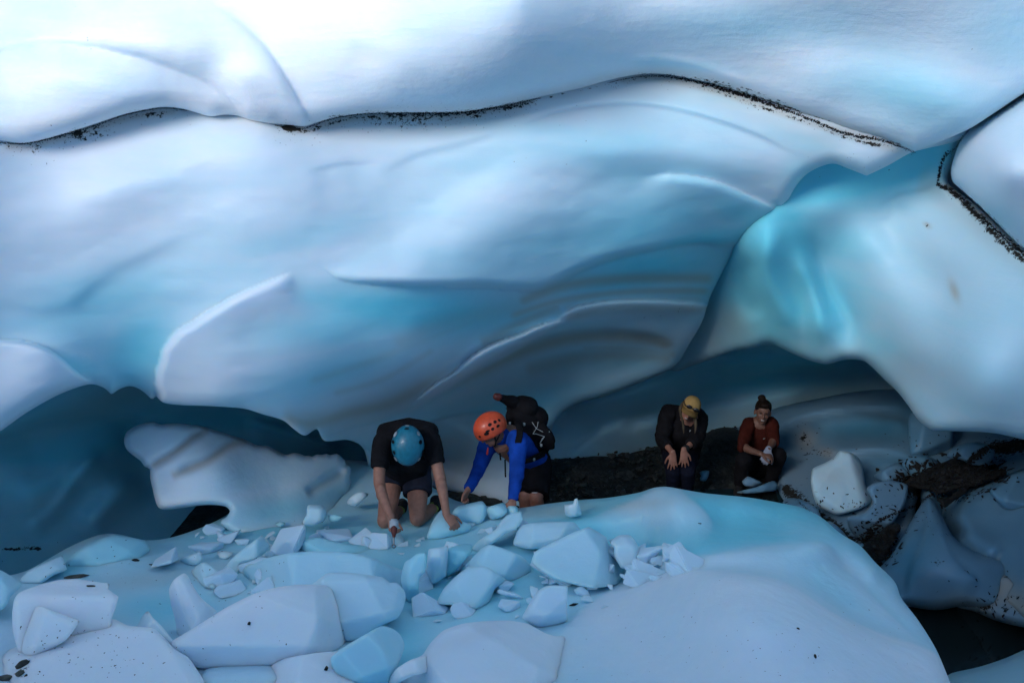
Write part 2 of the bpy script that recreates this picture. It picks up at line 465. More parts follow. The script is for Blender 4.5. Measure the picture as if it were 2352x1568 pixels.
st('ice_wall',
   [(-600, 150), (0, 200), (700, 200), (1176, 150), (1600, 60), (2000, 120), (2230, 290), (2090, 352), (2040, 380), (1990, 404, 1), (1950, 388), (1910, 376),
    (1860, 395), (1830, 425), (1800, 476), (1788, 480, 1), (1762, 505), (1735, 532), (1690, 572), (1662, 620), (1632, 680), (1612, 740), (1582, 792), (1560, 830), (1530, 853),
    (1400, 905), (1330, 926), (1290, 950), (1268, 985), (1260, 1040), (1250, 1110), (1220, 1250), (900, 1280), (848, 1130), (846, 1080), (835, 1030), (800, 1010), (745, 1012), (728, 985), (700, 1000),
    (675, 985), (650, 965), (600, 950), (560, 938), (480, 932), (420, 930), (375, 924), (358, 908, 1), (350, 918, 1), (325, 896), (300, 886), (275, 893), (256, 906, 1), (238, 890), (205, 882), (135, 906),
    (60, 948), (0, 990), (-100, 1050), (-600, 1200)],
   WALL_D, step=4, lobes=LOBES, rim=(32, .14), back=(260, 1.3),
   feats=[('lip', [(1150, 300), (1260, 262), (1370, 241), (1480, 240), (1600, 262), (1740, 310), (1860, 372)], -.05, 10, 80, .25),
          ('lip', [(690, 400), (740, 385), (800, 374), (880, 372)], -.02, 12, 60, .35), ('lip', [(865, 415), (910, 380), (970, 352), (1080, 325), (1180, 290)], -.025, 16, 80, .35),
          ('lip', [(-80, 700), (60, 708), (160, 704), (230, 650), (330, 595), (430, 545), (560, 500)], -.05, 40, 130, .35),
          ('lip', [(210, 520), (300, 440), (430, 400), (560, 330)], -.015, 40, 110, .35),
          ('lip', [(960, 905), (1010, 880), (1090, 850), (1180, 806), (1290, 768), (1400, 758), (1500, 772), (1570, 800)], -.13, 16, 110, .2),
          ('ridge', [(1200, 700), (1300, 672), (1450, 650), (1640, 640)], -.04, 18, 0, .3),
          ('lip', [(1000, 960), (1060, 980), (1110, 1020), (1130, 1080)], .05, 14, 70, .3)],
   bumps=[(1000, 560, 300, 90, -18, .08), (300, 420, 200, 80, -20, .10),
          (1350, 340, 260, 60, 4, .10), (1100, 1010, 90, 50, 0, .12), (1660, 380, 120, 60, 20, .08)],
   noise=[(.8, .024, 1.5), (2.1, .014, 2.2), (5, .005, 2.5), (11, .0016, 2)],
   base_blue=.10,
   blue=[(960, 715, 340, 60, 3, .95), (1330, 420, 420, 150, -14, .42), (250, 690, 260, 80, -14, .5), (320, 800, 90, 130, 24, .75), (760, 850, 260, 60, -18, .5), (1480, 620, 240, 65, -10, .9), (1620, 640, 110, 90, -40, .6), (700, 800, 200, 50, -18, .45), (430, 640, 300, 60, -10, .25), (100, 830, 170, 30, 10, .75),
         (1450, 830, 180, 50, 0, .55), (1150, 960, 250, 90, 0, .35), (900, 620, 120, 40, 0, .3), (1850, 330, 160, 30, 22, .25), (700, 545, 230, 36, -14, .3), (200, 760, 200, 50, 0, .4), (1300, 300, 320, 26, 4, .28), (1770, 520, 90, 50, -30, .45), (1840, 400, 60, 50, 0, .4)],
   tanline=[([(1180, 700), (1300, 655), (1450, 640), (1650, 640)], 13, .8), ([(1160, 730), (1290, 690), (1450, 670), (1640, 668)], 9, .75), ([(980, 900), (1100, 850), (1220, 800), (1330, 775), (1480, 775), (1560, 800)], 16, .95), ([(1200, 850), (1330, 820), (1450, 815), (1550, 825)], 16, .5), ([(1100, 790), (1200, 740), (1290, 700)], 12, .6), ([(1290, 715), (1400, 690), (1500, 690), (1620, 697)], 16, .35), ([(1330, 800), (1430, 800), (1560, 815)], 10, .4), ([(700, 880), (850, 830), (1000, 770), (1150, 715)], 10, .25), ([(760, 905), (880, 870), (1000, 800)], 7, .3), ([(640, 960), (760, 960), (900, 925), (1010, 880)], 20, .55),
            ([(900, 800), (1020, 740), (1200, 700), (1300, 660)], 24, .30), ([(60, 340), (400, 265), (700, 300), (1100, 275), (1400, 215), (1600, 210), (1850, 300), (1990, 380)], 34, .25), ([(0, 332), (60, 336), (150, 314), (300, 270), (420, 256)], 12, .6), ([(640, 292), (700, 300), (830, 268), (1050, 264), (1250, 226)], 13, .6), ([(1400, 192), (1500, 180), (1650, 212), (1850, 280), (2090, 352)], 12, .6)],
   tan=[(1400, 860, 180, 60, -10, .3), (250, 910, 120, 14, 0, .5)],
   dirtline=[([(0, 330), (60, 334), (150, 312), (220, 290), (300, 268), (400, 256), (430, 258)], (12, 5), .48),
             ([(630, 288), (670, 294), (700, 300), (760, 282), (830, 268), (930, 264), (1050, 264), (1150, 250), (1250, 228)], (9, 4), .62),
             ([(800, 272), (930, 276), (1000, 276), (1120, 262)], 26, .42), ([(60, 345), (180, 318), (300, 285)], 22, .38),
             ([(1240, 228), (1330, 208), (1420, 190), (1500, 176)], 3, .5),
             ([(1560, 188), (1650, 212), (1760, 250), (1850, 280), (1950, 318), (2060, 342)], (7, 5), .5),
             ([(1000, 870), (950, 900), (760, 975), (700, 980)], 6, .18)],
   dirt=[(665, 292, 26, 9, 0, .75), (178, 308, 10, 10, 30, .62)])

# buttress on the right
st('ice_buttress',
   [(1590, 440), (1700, 330), (1832, 300), (1950, 260), (2100, 250), (2240, 284), (2222, 300), (2205, 330), (2188, 375), (2178, 420), (2240, 470), (2352, 570), (2500, 680), (2900, 900),
    (2900, 1150), (2600, 1060), (2352, 1009), (2280, 994), (2200, 990), (2140, 988, 1), (2110, 965), (2085, 930), (2060, 898), (2030, 870), (2005, 845), (1982, 828), (1940, 826), (1900, 836),
    (1860, 828), (1820, 812), (1770, 790), (1735, 798), (1690, 806), (1640, 822), (1600, 836), (1540, 850), (1500, 780), (1540, 640)],
   [(1700, 560, 7.78), (1850, 400, 7.3), (1760, 480, 7.35), (2000, 330, 6.95), (2200, 290, 6.75), (1660, 660, 8.75), (1700, 740, 8.75), (1600, 800, 9.7), (1560, 700, 9.6), (1640, 560, 8.6), (1600, 450, 8.3), (1640, 760, 9.3), (1850, 820, 8.5), (1900, 600, 7.8), (1980, 820, 8.0), (2060, 890, 7.8),
    (2140, 985, 7.2), (2100, 600, 7.2), (2352, 1000, 6.6), (2352, 600, 6.3), (2200, 450, 6.9), (2250, 800, 6.5), (2120, 430, 7.1), (2900, 1000, 5.2)],
   step=7, rim=(30, .15), back=(260, 1.2),
   feats=[('ridge', [(1780, 500), (1760, 620), (1800, 720), (1840, 800)], .14, 30, 0, .3), ('ridge', [(1830, 560), (1870, 680), (1890, 810)], .10, 24, 0, .3),
          ('ridge', [(1850, 520), (1900, 650), (1950, 740), (1945, 820)], -.12, 26, 0, .25),
          ('ridge', [(1970, 480), (2010, 620), (2080, 760), (2120, 900)], .12, 70, 0, .25),
          ('ridge', [(1720, 580), (1710, 660), (1740, 740)], -.10, 24, 0, .25),
          ('ridge', [(2000, 430), (2100, 600), (2220, 700)], -.08, 50, 0, .25),
          ('lip', [(2010, 480), (2060, 440), (2130, 425), (2170, 400)], -.08, 16, 80, .3)],
   bumps=[(2250, 880, 120, 90, 30, .22), (1900, 480, 60, 50, 0, .1), (1880, 760, 50, 60, 0, .10)],
   noise=[(.9, .05, 1.0), (2.4, .015, 1.2)], base_blue=.35,
   blue=[(1770, 610, 130, 210, 0, 1.0), (1960, 400, 260, 66, -14, 1.0), (1880, 700, 120, 130, 20, .6), (1760, 740, 90, 50, 20, .45), (1900, 560, 120, 70, 0, .45), (1850, 420, 60, 50, 0, .8), (2010, 800, 60, 60, 0, .3)],
   tan=[(2192, 668, 10, 26, -18, .9), (1690, 740, 60, 50, 30, .5), (1640, 760, 50, 70, 10, .4), (2130, 517, 8, 5, 30, 1)], tanline=[([(2100, 410), (2150, 430), (2280, 540), (2400, 640)], 34, .35)],
   dirt=[(2128, 517, 9, 4, 30, .9)],
   dirtline=[([(2150, 425), (2185, 436), (2240, 490), (2300, 550), (2370, 610)], (14, 6), .75), ([(2154, 430), (2160, 380), (2180, 340)], 4, .9)])

# block above the right-hand dirt crack
st('ice_shoulder',
   [(2188, 418, 1), (2184, 392), (2192, 360), (2206, 325), (2228, 298), (2260, 275), (2352, 219), (2500, 120), (2900, -50), (2900, 900), (2500, 670), (2352, 572), (2290, 512), (2230, 455)],
   [(2200, 400, 6.4), (2230, 300, 6.3), (2352, 230, 5.9), (2352, 560, 6.0), (2300, 400, 5.7), (2900, 100, 4.2), (2900, 800, 4.4)],
   step=7, rim=(46, .22), back=(180, .6), noise=[(.9, .04, 1.0)], base_blue=.1, bumps=[(2330, 380, 60, 60, 0, .1)],
   blue=[(2280, 500, 60, 60, 40, .3)],
   dirtline=[([(2190, 424), (2240, 466), (2300, 522), (2370, 588)], 7, .6)])

# deep blue recess between wall and buttress
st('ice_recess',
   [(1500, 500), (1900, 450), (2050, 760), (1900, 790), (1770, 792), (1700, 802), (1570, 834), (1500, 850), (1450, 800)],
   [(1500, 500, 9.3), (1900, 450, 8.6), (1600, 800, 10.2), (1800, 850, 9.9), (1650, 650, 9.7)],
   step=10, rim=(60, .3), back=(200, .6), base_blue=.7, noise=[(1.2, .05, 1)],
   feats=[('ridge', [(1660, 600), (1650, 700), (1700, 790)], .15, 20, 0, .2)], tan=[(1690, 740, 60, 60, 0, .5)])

# low wall behind the two people on the gravel
st('ice_back_wall',
   [(1120, 900), (1300, 800), (1640, 740), (1900, 700), (2250, 700), (2500, 900), (2500, 1150), (2100, 1150), (1900, 1150), (1700, 1120), (1400, 1180), (1150, 1250)],
   [(1250, 1100, 10.5), (1250, 940, 10.7), (1120, 1000, 10.9), (1400, 1040, 10.8), (1650, 985, 11.5), (1600, 850, 11.1), (1500, 890, 10.4), (2000, 870, 11.6), (1800, 800, 11.0), (2250, 880, 11), (1700, 880, 11.4)],
   step=8, rim=(60, .2), back=(300, 1.0), noise=[(.7, .12, 1.6), (1.9, .03, 2)], base_blue=.45,
   blue=[(1800, 840, 260, 60, -8, .6), (1550, 900, 120, 60, 0, .2)],
   feats=[('lip', [(1290, 960), (1340, 920), (1400, 905), (1480, 880), (1600, 830), (1740, 790)], .14, 16, 90, .2),
          ('ridge', [(1640, 850), (1700, 830), (1800, 820)], .12, 18, 0, .3), ('lip', [(1400, 1000), (1520, 960), (1700, 920), (1900, 880)], .12, 16, 110, .2), ('lip', [(1500, 940), (1650, 885), (1800, 850), (1950, 850)], -.15, 14, 90, .2), ('lip', [(1290, 1060), (1360, 1000), (1450, 960)], .10, 16, 90, .2)])

# dark blue hollow behind the left slab
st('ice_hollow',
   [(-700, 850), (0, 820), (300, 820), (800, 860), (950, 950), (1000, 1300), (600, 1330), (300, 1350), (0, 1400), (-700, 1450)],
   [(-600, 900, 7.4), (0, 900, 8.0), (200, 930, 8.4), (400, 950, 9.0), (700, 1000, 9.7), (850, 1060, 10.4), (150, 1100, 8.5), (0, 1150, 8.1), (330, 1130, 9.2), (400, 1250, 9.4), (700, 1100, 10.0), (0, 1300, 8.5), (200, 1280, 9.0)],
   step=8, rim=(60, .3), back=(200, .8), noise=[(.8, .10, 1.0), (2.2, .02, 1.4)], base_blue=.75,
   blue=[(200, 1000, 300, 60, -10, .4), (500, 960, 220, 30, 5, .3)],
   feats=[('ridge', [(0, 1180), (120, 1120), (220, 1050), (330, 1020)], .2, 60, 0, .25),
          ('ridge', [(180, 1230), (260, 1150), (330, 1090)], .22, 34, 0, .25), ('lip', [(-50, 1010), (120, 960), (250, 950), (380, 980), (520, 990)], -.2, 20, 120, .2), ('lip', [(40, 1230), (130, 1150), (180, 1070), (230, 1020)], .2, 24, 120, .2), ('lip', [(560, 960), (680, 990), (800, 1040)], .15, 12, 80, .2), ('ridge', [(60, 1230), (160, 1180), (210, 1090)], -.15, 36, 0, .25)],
   tan=[(200, 940, 240, 40, -22, .5)], dirtline=[([(0, 1262), (60, 1256), (100, 1262)], 5, .9)])  # dirt mask here puts the dark of the gap into the colour

# ------------------------------------------------------------------ the ice ground people kneel on
def Kz(u, v):      # height of the ice ground under picture point (u, v)
    return tps(KZ)(u, v)
KZ = [(-300, 1568, 1.62), (0, 1568, 1.50), (600, 1568, 1.42), (1100, 1568, 1.45), (1700, 1568, 1.75), (2150, 1568, 1.55),
      (0, 1400, 1.10), (500, 1400, 1.02), (1000, 1400, 1.05), (1300, 1400, 1.20), (1700, 1330, 1.62), (2000, 1420, 1.50),
      (0, 1310, .80), (300, 1280, .84), (600, 1250, .80), (900, 1250, .78), (1200, 1250, .98), (1500, 1210, 1.12), (1850, 1270, 1.42),
      (1530, 1125, 1.24), (1300, 1160, .95), (1180, 1170, .82), (1000, 1170, .68), (700, 1150, .62), (500, 1190, .64), (850, 1100, .60), (1850, 1180, 1.20), (2050, 1340, 1.30), (700, 1050, .60)]
_kz = tps(KZ)
def Kd(u, v):
    y = (784 - np.asarray(v, float)) / F
    return (_kz(u, v) - 4.0) / (y * CP - SP)
st('ice_ground',
   [(-500, 1330), (0, 1322), (60, 1310), (160, 1255), (225, 1228), (270, 1225), (340, 1240), (420, 1226), (520, 1182), (600, 1110), (700, 1060), (850, 1060), (960, 1100), (1050, 1150), (1130, 1163), (1190, 1166),
    (1260, 1156), (1330, 1148), (1400, 1142), (1470, 1130), (1500, 1120), (1530, 1117), (1560, 1122), (1620, 1132), (1720, 1142), (1800, 1156), (1850, 1168), (1890, 1190), (1930, 1224), (1975, 1252), (2010, 1290),
    (2055, 1335), (2070, 1372), (2110, 1425), (2150, 1490), (2180, 1560), (2260, 1750), (2200, 2200), (-600, 2200), (-700, 1700)],
   Kd, step=6, fs=2.0,
   lobes=[([(1440, 1310), (1520, 1290), (1600, 1275), (1700, 1262), (1800, 1248), (1880, 1243), (1908, 1256), (1940, 1300), (2000, 1360), (2080, 1440), (2160, 1530), (2000, 1560), (1700, 1500), (1480, 1400)],
            [(1440, 1310, .0), (1600, 1275, .10), (1800, 1248, .16), (1885, 1245, .20), (1940, 1300, .14), (2080, 1440, .06), (2000, 1560, .0), (1500, 1400, .0)], 50, dict(base=.34, blue=[(1900, 1340, 150, 40, 35, .2)])),
          ([(1290, 1450), (1330, 1400), (1380, 1366), (1450, 1332), (1520, 1313), (1600, 1306), (1700, 1312), (1790, 1328), (1850, 1358), (1900, 1393), (1960, 1425), (2040, 1455), (2110, 1478), (2170, 1515), (2260, 1700), (1150, 1760)],
            [(1290, 1450, .02), (1380, 1366, .10), (1600, 1306, .16), (1790, 1328, .20), (1900, 1393, .20), (2040, 1455, .16), (2170, 1515, .08), (1700, 1700, .06), (1150, 1760, .0)], 60, dict(base=.10)),
          ([(1290, 1230), (1380, 1175), (1470, 1138), (1530, 1100), (1580, 1135), (1640, 1200), (1600, 1260), (1450, 1290)],
            [(1290, 1230, -.05), (1470, 1140, .10), (1530, 1115, .14), (1580, 1160, .10), (1600, 1260, -.02), (1450, 1280, -.02)], 50, dict(base=.42))], rim=(34, .22), back=(300, .9), mat=WHITE,
   feats=[('ridge', [(1530, 1120), (1545, 1200), (1500, 1290)], .10, 60, 0, .3), ('ridge', [(1150, 1300), (1400, 1250), (1560, 1330)], -.08, 60, 0, .3),
          ('lip', [(2180, 1470), (2060, 1470), (1960, 1425), (1880, 1370), (1800, 1325), (1650, 1308), (1500, 1325), (1380, 1370), (1330, 1400)], -.16, 26, 150, .15),
          ('ridge', [(1430, 1300), (1600, 1270), (1760, 1250), (1890, 1245), (1960, 1290)], .14, 40, 0, .2),
          ('ridge', [(1600, 1200), (1750, 1215), (1850, 1215)], -.12, 50, 0, .3),
          ('ridge', [(1880, 1190), (1960, 1260), (2030, 1340)], .06, 24, 0, .2)],
   bumps=[(1750, 1440, 200, 60, 10, .12), (260, 1275, 90, 36, 0, .14), (1350, 1200, 140, 16, -5, .05), (700, 1300, 170, 20, 0, .05)],
   noise=[(1.0, .04, 1), (3.2, .02, 1), (8, .008, 1), (18, .003, 1)], base_blue=.52,
   white=[(1750, 1460, 330, 110, 12, 1.0), (1900, 1300, 90, 60, 40, .7), (1800, 1262, 150, 18, -6, .7), (1250, 1500, 200, 60, 0, .4), (150, 1480, 260, 90, 0, .5), (1540, 1130, 60, 30, 0, .3)],
   blue=[(1640, 1210, 330, 75, 3, 1.0), (1900, 1330, 120, 40, 40, .3), (1960, 1385, 160, 34, 32, .5), (1350, 1290, 240, 60, 0, .45), (1400, 1185, 240, 14, -4, .5), (1100, 1330, 280, 100, 0, .45), (600, 1220, 260, 40, 0, .35), (150, 1300, 60, 30, 0, .4), (930, 1500, 60, 110, 20, .35), (700, 1230, 500, 60, 0, .3), (350, 1400, 120, 40, 0, .45)],
   tan=[(340, 1330, 130, 22, -8, .4), (1300, 1172, 120, 16, -6, .6), (1450, 1160, 120, 14, -6, .4), (560, 1290, 120, 20, -10, .3)],
   dirt=[(340, 1322, 160, 14, -10, .16), (580, 1330, 70, 20, 0, .2)])

# hollow, cave floor and everything below
# ------------------------------------------------------------------ right-hand side, down in the hollow
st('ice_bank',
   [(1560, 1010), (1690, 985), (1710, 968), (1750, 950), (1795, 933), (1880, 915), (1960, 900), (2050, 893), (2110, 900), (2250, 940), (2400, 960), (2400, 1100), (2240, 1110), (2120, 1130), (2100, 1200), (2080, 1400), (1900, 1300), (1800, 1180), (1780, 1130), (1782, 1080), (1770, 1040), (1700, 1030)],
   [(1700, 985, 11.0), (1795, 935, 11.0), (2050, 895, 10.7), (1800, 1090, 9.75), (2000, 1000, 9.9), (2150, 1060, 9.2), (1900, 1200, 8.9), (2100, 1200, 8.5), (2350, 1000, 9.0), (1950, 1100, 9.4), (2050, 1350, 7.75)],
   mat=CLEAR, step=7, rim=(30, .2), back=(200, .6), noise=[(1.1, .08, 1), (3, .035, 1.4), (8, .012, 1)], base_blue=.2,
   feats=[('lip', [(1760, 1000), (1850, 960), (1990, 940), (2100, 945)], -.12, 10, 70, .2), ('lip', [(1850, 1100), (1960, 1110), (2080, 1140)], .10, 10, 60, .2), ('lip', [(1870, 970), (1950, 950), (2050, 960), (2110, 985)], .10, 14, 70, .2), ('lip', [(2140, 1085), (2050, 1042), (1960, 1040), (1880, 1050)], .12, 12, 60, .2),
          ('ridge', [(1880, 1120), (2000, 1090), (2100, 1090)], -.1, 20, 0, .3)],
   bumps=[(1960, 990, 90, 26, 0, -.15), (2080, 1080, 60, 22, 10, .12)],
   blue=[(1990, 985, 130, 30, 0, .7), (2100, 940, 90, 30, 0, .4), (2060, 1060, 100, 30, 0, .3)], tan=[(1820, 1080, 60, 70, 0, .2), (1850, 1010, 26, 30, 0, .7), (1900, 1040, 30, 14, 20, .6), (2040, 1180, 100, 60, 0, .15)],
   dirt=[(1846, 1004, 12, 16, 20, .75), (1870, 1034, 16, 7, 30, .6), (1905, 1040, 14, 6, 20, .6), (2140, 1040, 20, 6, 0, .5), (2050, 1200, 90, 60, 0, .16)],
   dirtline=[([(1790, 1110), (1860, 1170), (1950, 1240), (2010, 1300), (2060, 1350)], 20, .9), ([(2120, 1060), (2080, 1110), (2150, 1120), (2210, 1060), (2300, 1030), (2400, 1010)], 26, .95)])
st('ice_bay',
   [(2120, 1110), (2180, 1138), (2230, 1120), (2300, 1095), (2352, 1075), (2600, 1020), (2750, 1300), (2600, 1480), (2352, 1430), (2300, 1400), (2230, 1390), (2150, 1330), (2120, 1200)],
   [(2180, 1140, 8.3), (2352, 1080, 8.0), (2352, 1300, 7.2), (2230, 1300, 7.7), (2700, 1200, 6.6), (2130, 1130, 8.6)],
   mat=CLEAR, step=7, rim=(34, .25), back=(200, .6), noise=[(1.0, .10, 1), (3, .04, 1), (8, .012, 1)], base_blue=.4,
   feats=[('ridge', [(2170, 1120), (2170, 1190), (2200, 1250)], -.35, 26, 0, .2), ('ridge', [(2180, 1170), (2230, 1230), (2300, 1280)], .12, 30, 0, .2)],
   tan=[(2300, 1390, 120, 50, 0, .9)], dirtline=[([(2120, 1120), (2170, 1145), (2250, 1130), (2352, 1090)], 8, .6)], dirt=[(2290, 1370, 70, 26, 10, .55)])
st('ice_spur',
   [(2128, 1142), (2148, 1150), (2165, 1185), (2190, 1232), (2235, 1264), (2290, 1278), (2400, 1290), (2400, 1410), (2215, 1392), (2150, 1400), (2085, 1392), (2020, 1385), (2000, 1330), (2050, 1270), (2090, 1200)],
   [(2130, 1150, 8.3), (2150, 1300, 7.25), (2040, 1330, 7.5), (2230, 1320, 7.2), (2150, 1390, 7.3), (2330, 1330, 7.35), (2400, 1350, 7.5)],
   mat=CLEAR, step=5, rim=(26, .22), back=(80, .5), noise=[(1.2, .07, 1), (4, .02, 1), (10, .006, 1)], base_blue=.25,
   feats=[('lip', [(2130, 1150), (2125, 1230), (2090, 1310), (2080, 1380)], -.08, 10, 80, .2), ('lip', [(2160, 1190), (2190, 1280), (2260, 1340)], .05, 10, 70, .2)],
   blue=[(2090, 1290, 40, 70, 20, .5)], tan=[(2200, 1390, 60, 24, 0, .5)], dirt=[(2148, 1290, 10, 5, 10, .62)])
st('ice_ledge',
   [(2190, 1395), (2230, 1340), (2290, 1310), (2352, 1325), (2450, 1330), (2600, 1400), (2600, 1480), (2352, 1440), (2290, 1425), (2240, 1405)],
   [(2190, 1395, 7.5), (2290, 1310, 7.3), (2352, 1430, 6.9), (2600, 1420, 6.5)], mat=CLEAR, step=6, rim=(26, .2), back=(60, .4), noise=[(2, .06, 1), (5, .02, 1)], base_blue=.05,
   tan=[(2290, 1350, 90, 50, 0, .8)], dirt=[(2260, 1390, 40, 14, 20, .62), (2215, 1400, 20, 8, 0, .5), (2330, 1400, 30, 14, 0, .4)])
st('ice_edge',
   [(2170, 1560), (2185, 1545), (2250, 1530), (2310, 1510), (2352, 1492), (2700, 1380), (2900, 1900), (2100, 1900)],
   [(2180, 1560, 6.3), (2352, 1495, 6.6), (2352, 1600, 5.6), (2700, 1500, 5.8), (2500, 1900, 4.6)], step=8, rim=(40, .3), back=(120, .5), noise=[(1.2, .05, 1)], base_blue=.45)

# gravel floor, pool and the wide ground sheet
def sheet(name, x0, x1, y0, y1, z, nx, ny, mat, amp=0, sc=1.0, kind='structure', **k):
    X, Y = np.meshgrid(np.linspace(x0, x1, nx), np.linspace(y0, y1, ny))
    P = np.stack([X.ravel(), Y.ravel(), np.full(X.size, z)], 1)
    if amp:
        P[:, 2] += amp * vnoise(P, sc, 5) + amp * .5 * vnoise(P, sc * 2.7, 6)
    i = np.arange(nx * ny).reshape(ny, nx)
    q = np.stack([i[:-1, :-1], i[:-1, 1:], i[1:, 1:], i[1:, :-1]], -1).reshape(-1, 4)
    me = bpy.data.meshes.new(name)
    me.from_pydata(P.tolist(), [], q.tolist())
    return link(name, me, mat, kind=kind, **k)

def rock_material(name, c1, c2, scale=9, rough=.8, bump=.6):
    m, n, p = new_mat(name)
    pos = geo_pos(n)
    a = noise_(n, pos, scale, 6, .65)
    b = N(n, 'ShaderNodeTexVoronoi'); b.inputs['Scale'].default_value = scale * 2.2
    n.links.new(pos, b.inputs['Vector'])
    c = mixc(n, rng(n, a, .3, .7), c1, c2)
    n.links.new(c, p.inputs['Base Color'])
    p.inputs['Roughness'].default_value = rough
    bb = N(n, 'ShaderNodeBump'); bb.inputs['Strength'].default_value = bump; bb.inputs['Distance'].default_value = .02
    n.links.new(math_(n, 'ADD', a, b.outputs['Distance']), bb.inputs['Height'])
    n.links.new(bb.outputs[0], p.inputs['Normal'])
    return m
GRAVEL = rock_material('wet_gravel', (.007, .010, .010), (.034, .042, .040), 14)
STONE = rock_material('stone', (.02, .022, .018), (.08, .085, .07), 9)
DARKROCK = rock_material('dark_debris', (.002, .0025, .0025), (.007, .0085, .008), 12)
st('gravel_mound', [(1540, 1140), (1575, 1080), (1600, 1015), (1630, 990), (1662, 981), (1695, 986), (1712, 1010), (1722, 1060), (1730, 1150)],
   [(1560, 1130, 10.1), (1600, 1040, 10.5), (1660, 985, 10.9), (1720, 1140, 10.0), (1660, 1060, 10.2)], mat=GRAVEL, step=4, rim=(24, .2), back=(60, .3), noise=[(4, .05, 1), (12, .03, 1), (26, .015, 1)])
SNOW = ice_material('old_snow', (.62, .66, .70), (.3, .5, .6), .05, .6, .4)
g_ = sheet('ground', -60, 60, -60, 60, -.25, 80, 80, SNOW, .10, .3)
sheet('gravel_bed', -3, 5.5, 6.5, 14, .06, 220, 200, GRAVEL, .05, 3.0)
POOL, n_, p_ = new_mat('dark_meltwater')
p_.inputs['Base Color'].default_value = (.012, .02, .02, 1)
p_.inputs['Roughness'].default_value = .06
p_.inputs['IOR'].default_value = 1.33
nb = N(n_, 'ShaderNodeBump'); nb.inputs['Strength'].default_value = .15; nb.inputs['Distance'].default_value = .01
n_.links.new(noise_(n_, geo_pos(n_), 6, 3), nb.inputs['Height']); n_.links.new(nb.outputs[0], p_.inputs['Normal'])
sheet('meltwater_pool', 1.5, 5.5, 4.6, 9.0, .10, 30, 30, POOL, .004, 3)
# unseen ice shells added round the cave to block stray sky light
def shell(name, pts, mat):
    bm = bmesh.new()
    rings = [[bm.verts.new(p) for p in r] for r in pts]
    for a, b in zip(rings, rings[1:]):
        for i in range(len(a) - 1):
            bm.faces.new((a[i], a[i + 1], b[i + 1], b[i]))
    bmesh.ops.subdivide_edges(bm, edges=bm.edges[:], cuts=4, use_grid_fill=True, smooth=1.0)
    me = bpy.data.meshes.new(name)
    bm.to_mesh(me); bm.free()
    o = link(name, me, mat, kind='structure')
    return o
prof = [(-11, 3.0), (-9, 8.5), (-5, 11.5), (0, 13.0), (5, 12.5), (9, 8.5), (10.5, 2.5)]
rings = []
for z, k_, dy in ((-.5, 1.0, .2), (2.0, 1.02, .3), (4.5, .98, -.2), (7.5, 1.0, -.6), (10, 1.05, -.6)):
    rings.append([(x * k_, y * k_ + dy, z) for x, y in prof])
shell('sky_block_flank', rings, ICE)
# unseen rim wall added behind the camera to shade foreground and cave
rim = [(-9, .5, 5.2), (-6, -2.0, 6.5), (-3, -3.0, 7.8), (0, -3.2, 8.7), (3, -3.0, 9.2), (6, -1.6, 9.4), (9, .5, 9.4)]
rings = [[(x * k_, y * k_ - b_, zz if f_ is None else z * f_) for x, y, z in rim] for k_, b_, zz, f_ in
         ((.92, 0, -.5, None), (.95, .1, None, .35), (1.0, .1, None, .75), (1.04, .4, None, 1.0), (1.3, 1.5, None, .98), (2.0, 6, None, .6), (3.0, 12, -.5, None))]
shell('sun_block_rim', rings, ICE)
# unseen cap and side fronts added to stop sky leaking in behind the ceiling
shell('sky_block_cap', [[(-11.5, 3.5 + a, 6.6 + c), (-7, 6.2 + a, 6.6 + c), (-3, 6.9 + a, 6.5 + c), (0, 6.3 + a, 6.2 + c), (3, 5.3 + a, 6.1 + c), (6, 4.3 + a, 6.2 + c), (11.5, 2.5 + a, 6.4 + c)]
                      for a, c in ((-.35, -.15), (0, .35), (2, .9), (5, 1.2), (12, 1.0))], ICE)
shell('sky_block_front', [[(3.75, 4.9, z), (4.2, 4.2 - .1 * z, z), (6.5, 3.4, z), (11.5, 2.2, z)] for z in (-.5, 1.5, 3.5, 5.5, 6.8)], ICE)
shell('sky_block_front', [[(-4.7, 6.0, z), (-5.4, 5.0 - .1 * z, z), (-8, 3.9, z), (-11.8, 3.0, z)] for z in (-.5, 1.5, 3.5, 5.5, 7.0)], ICE)

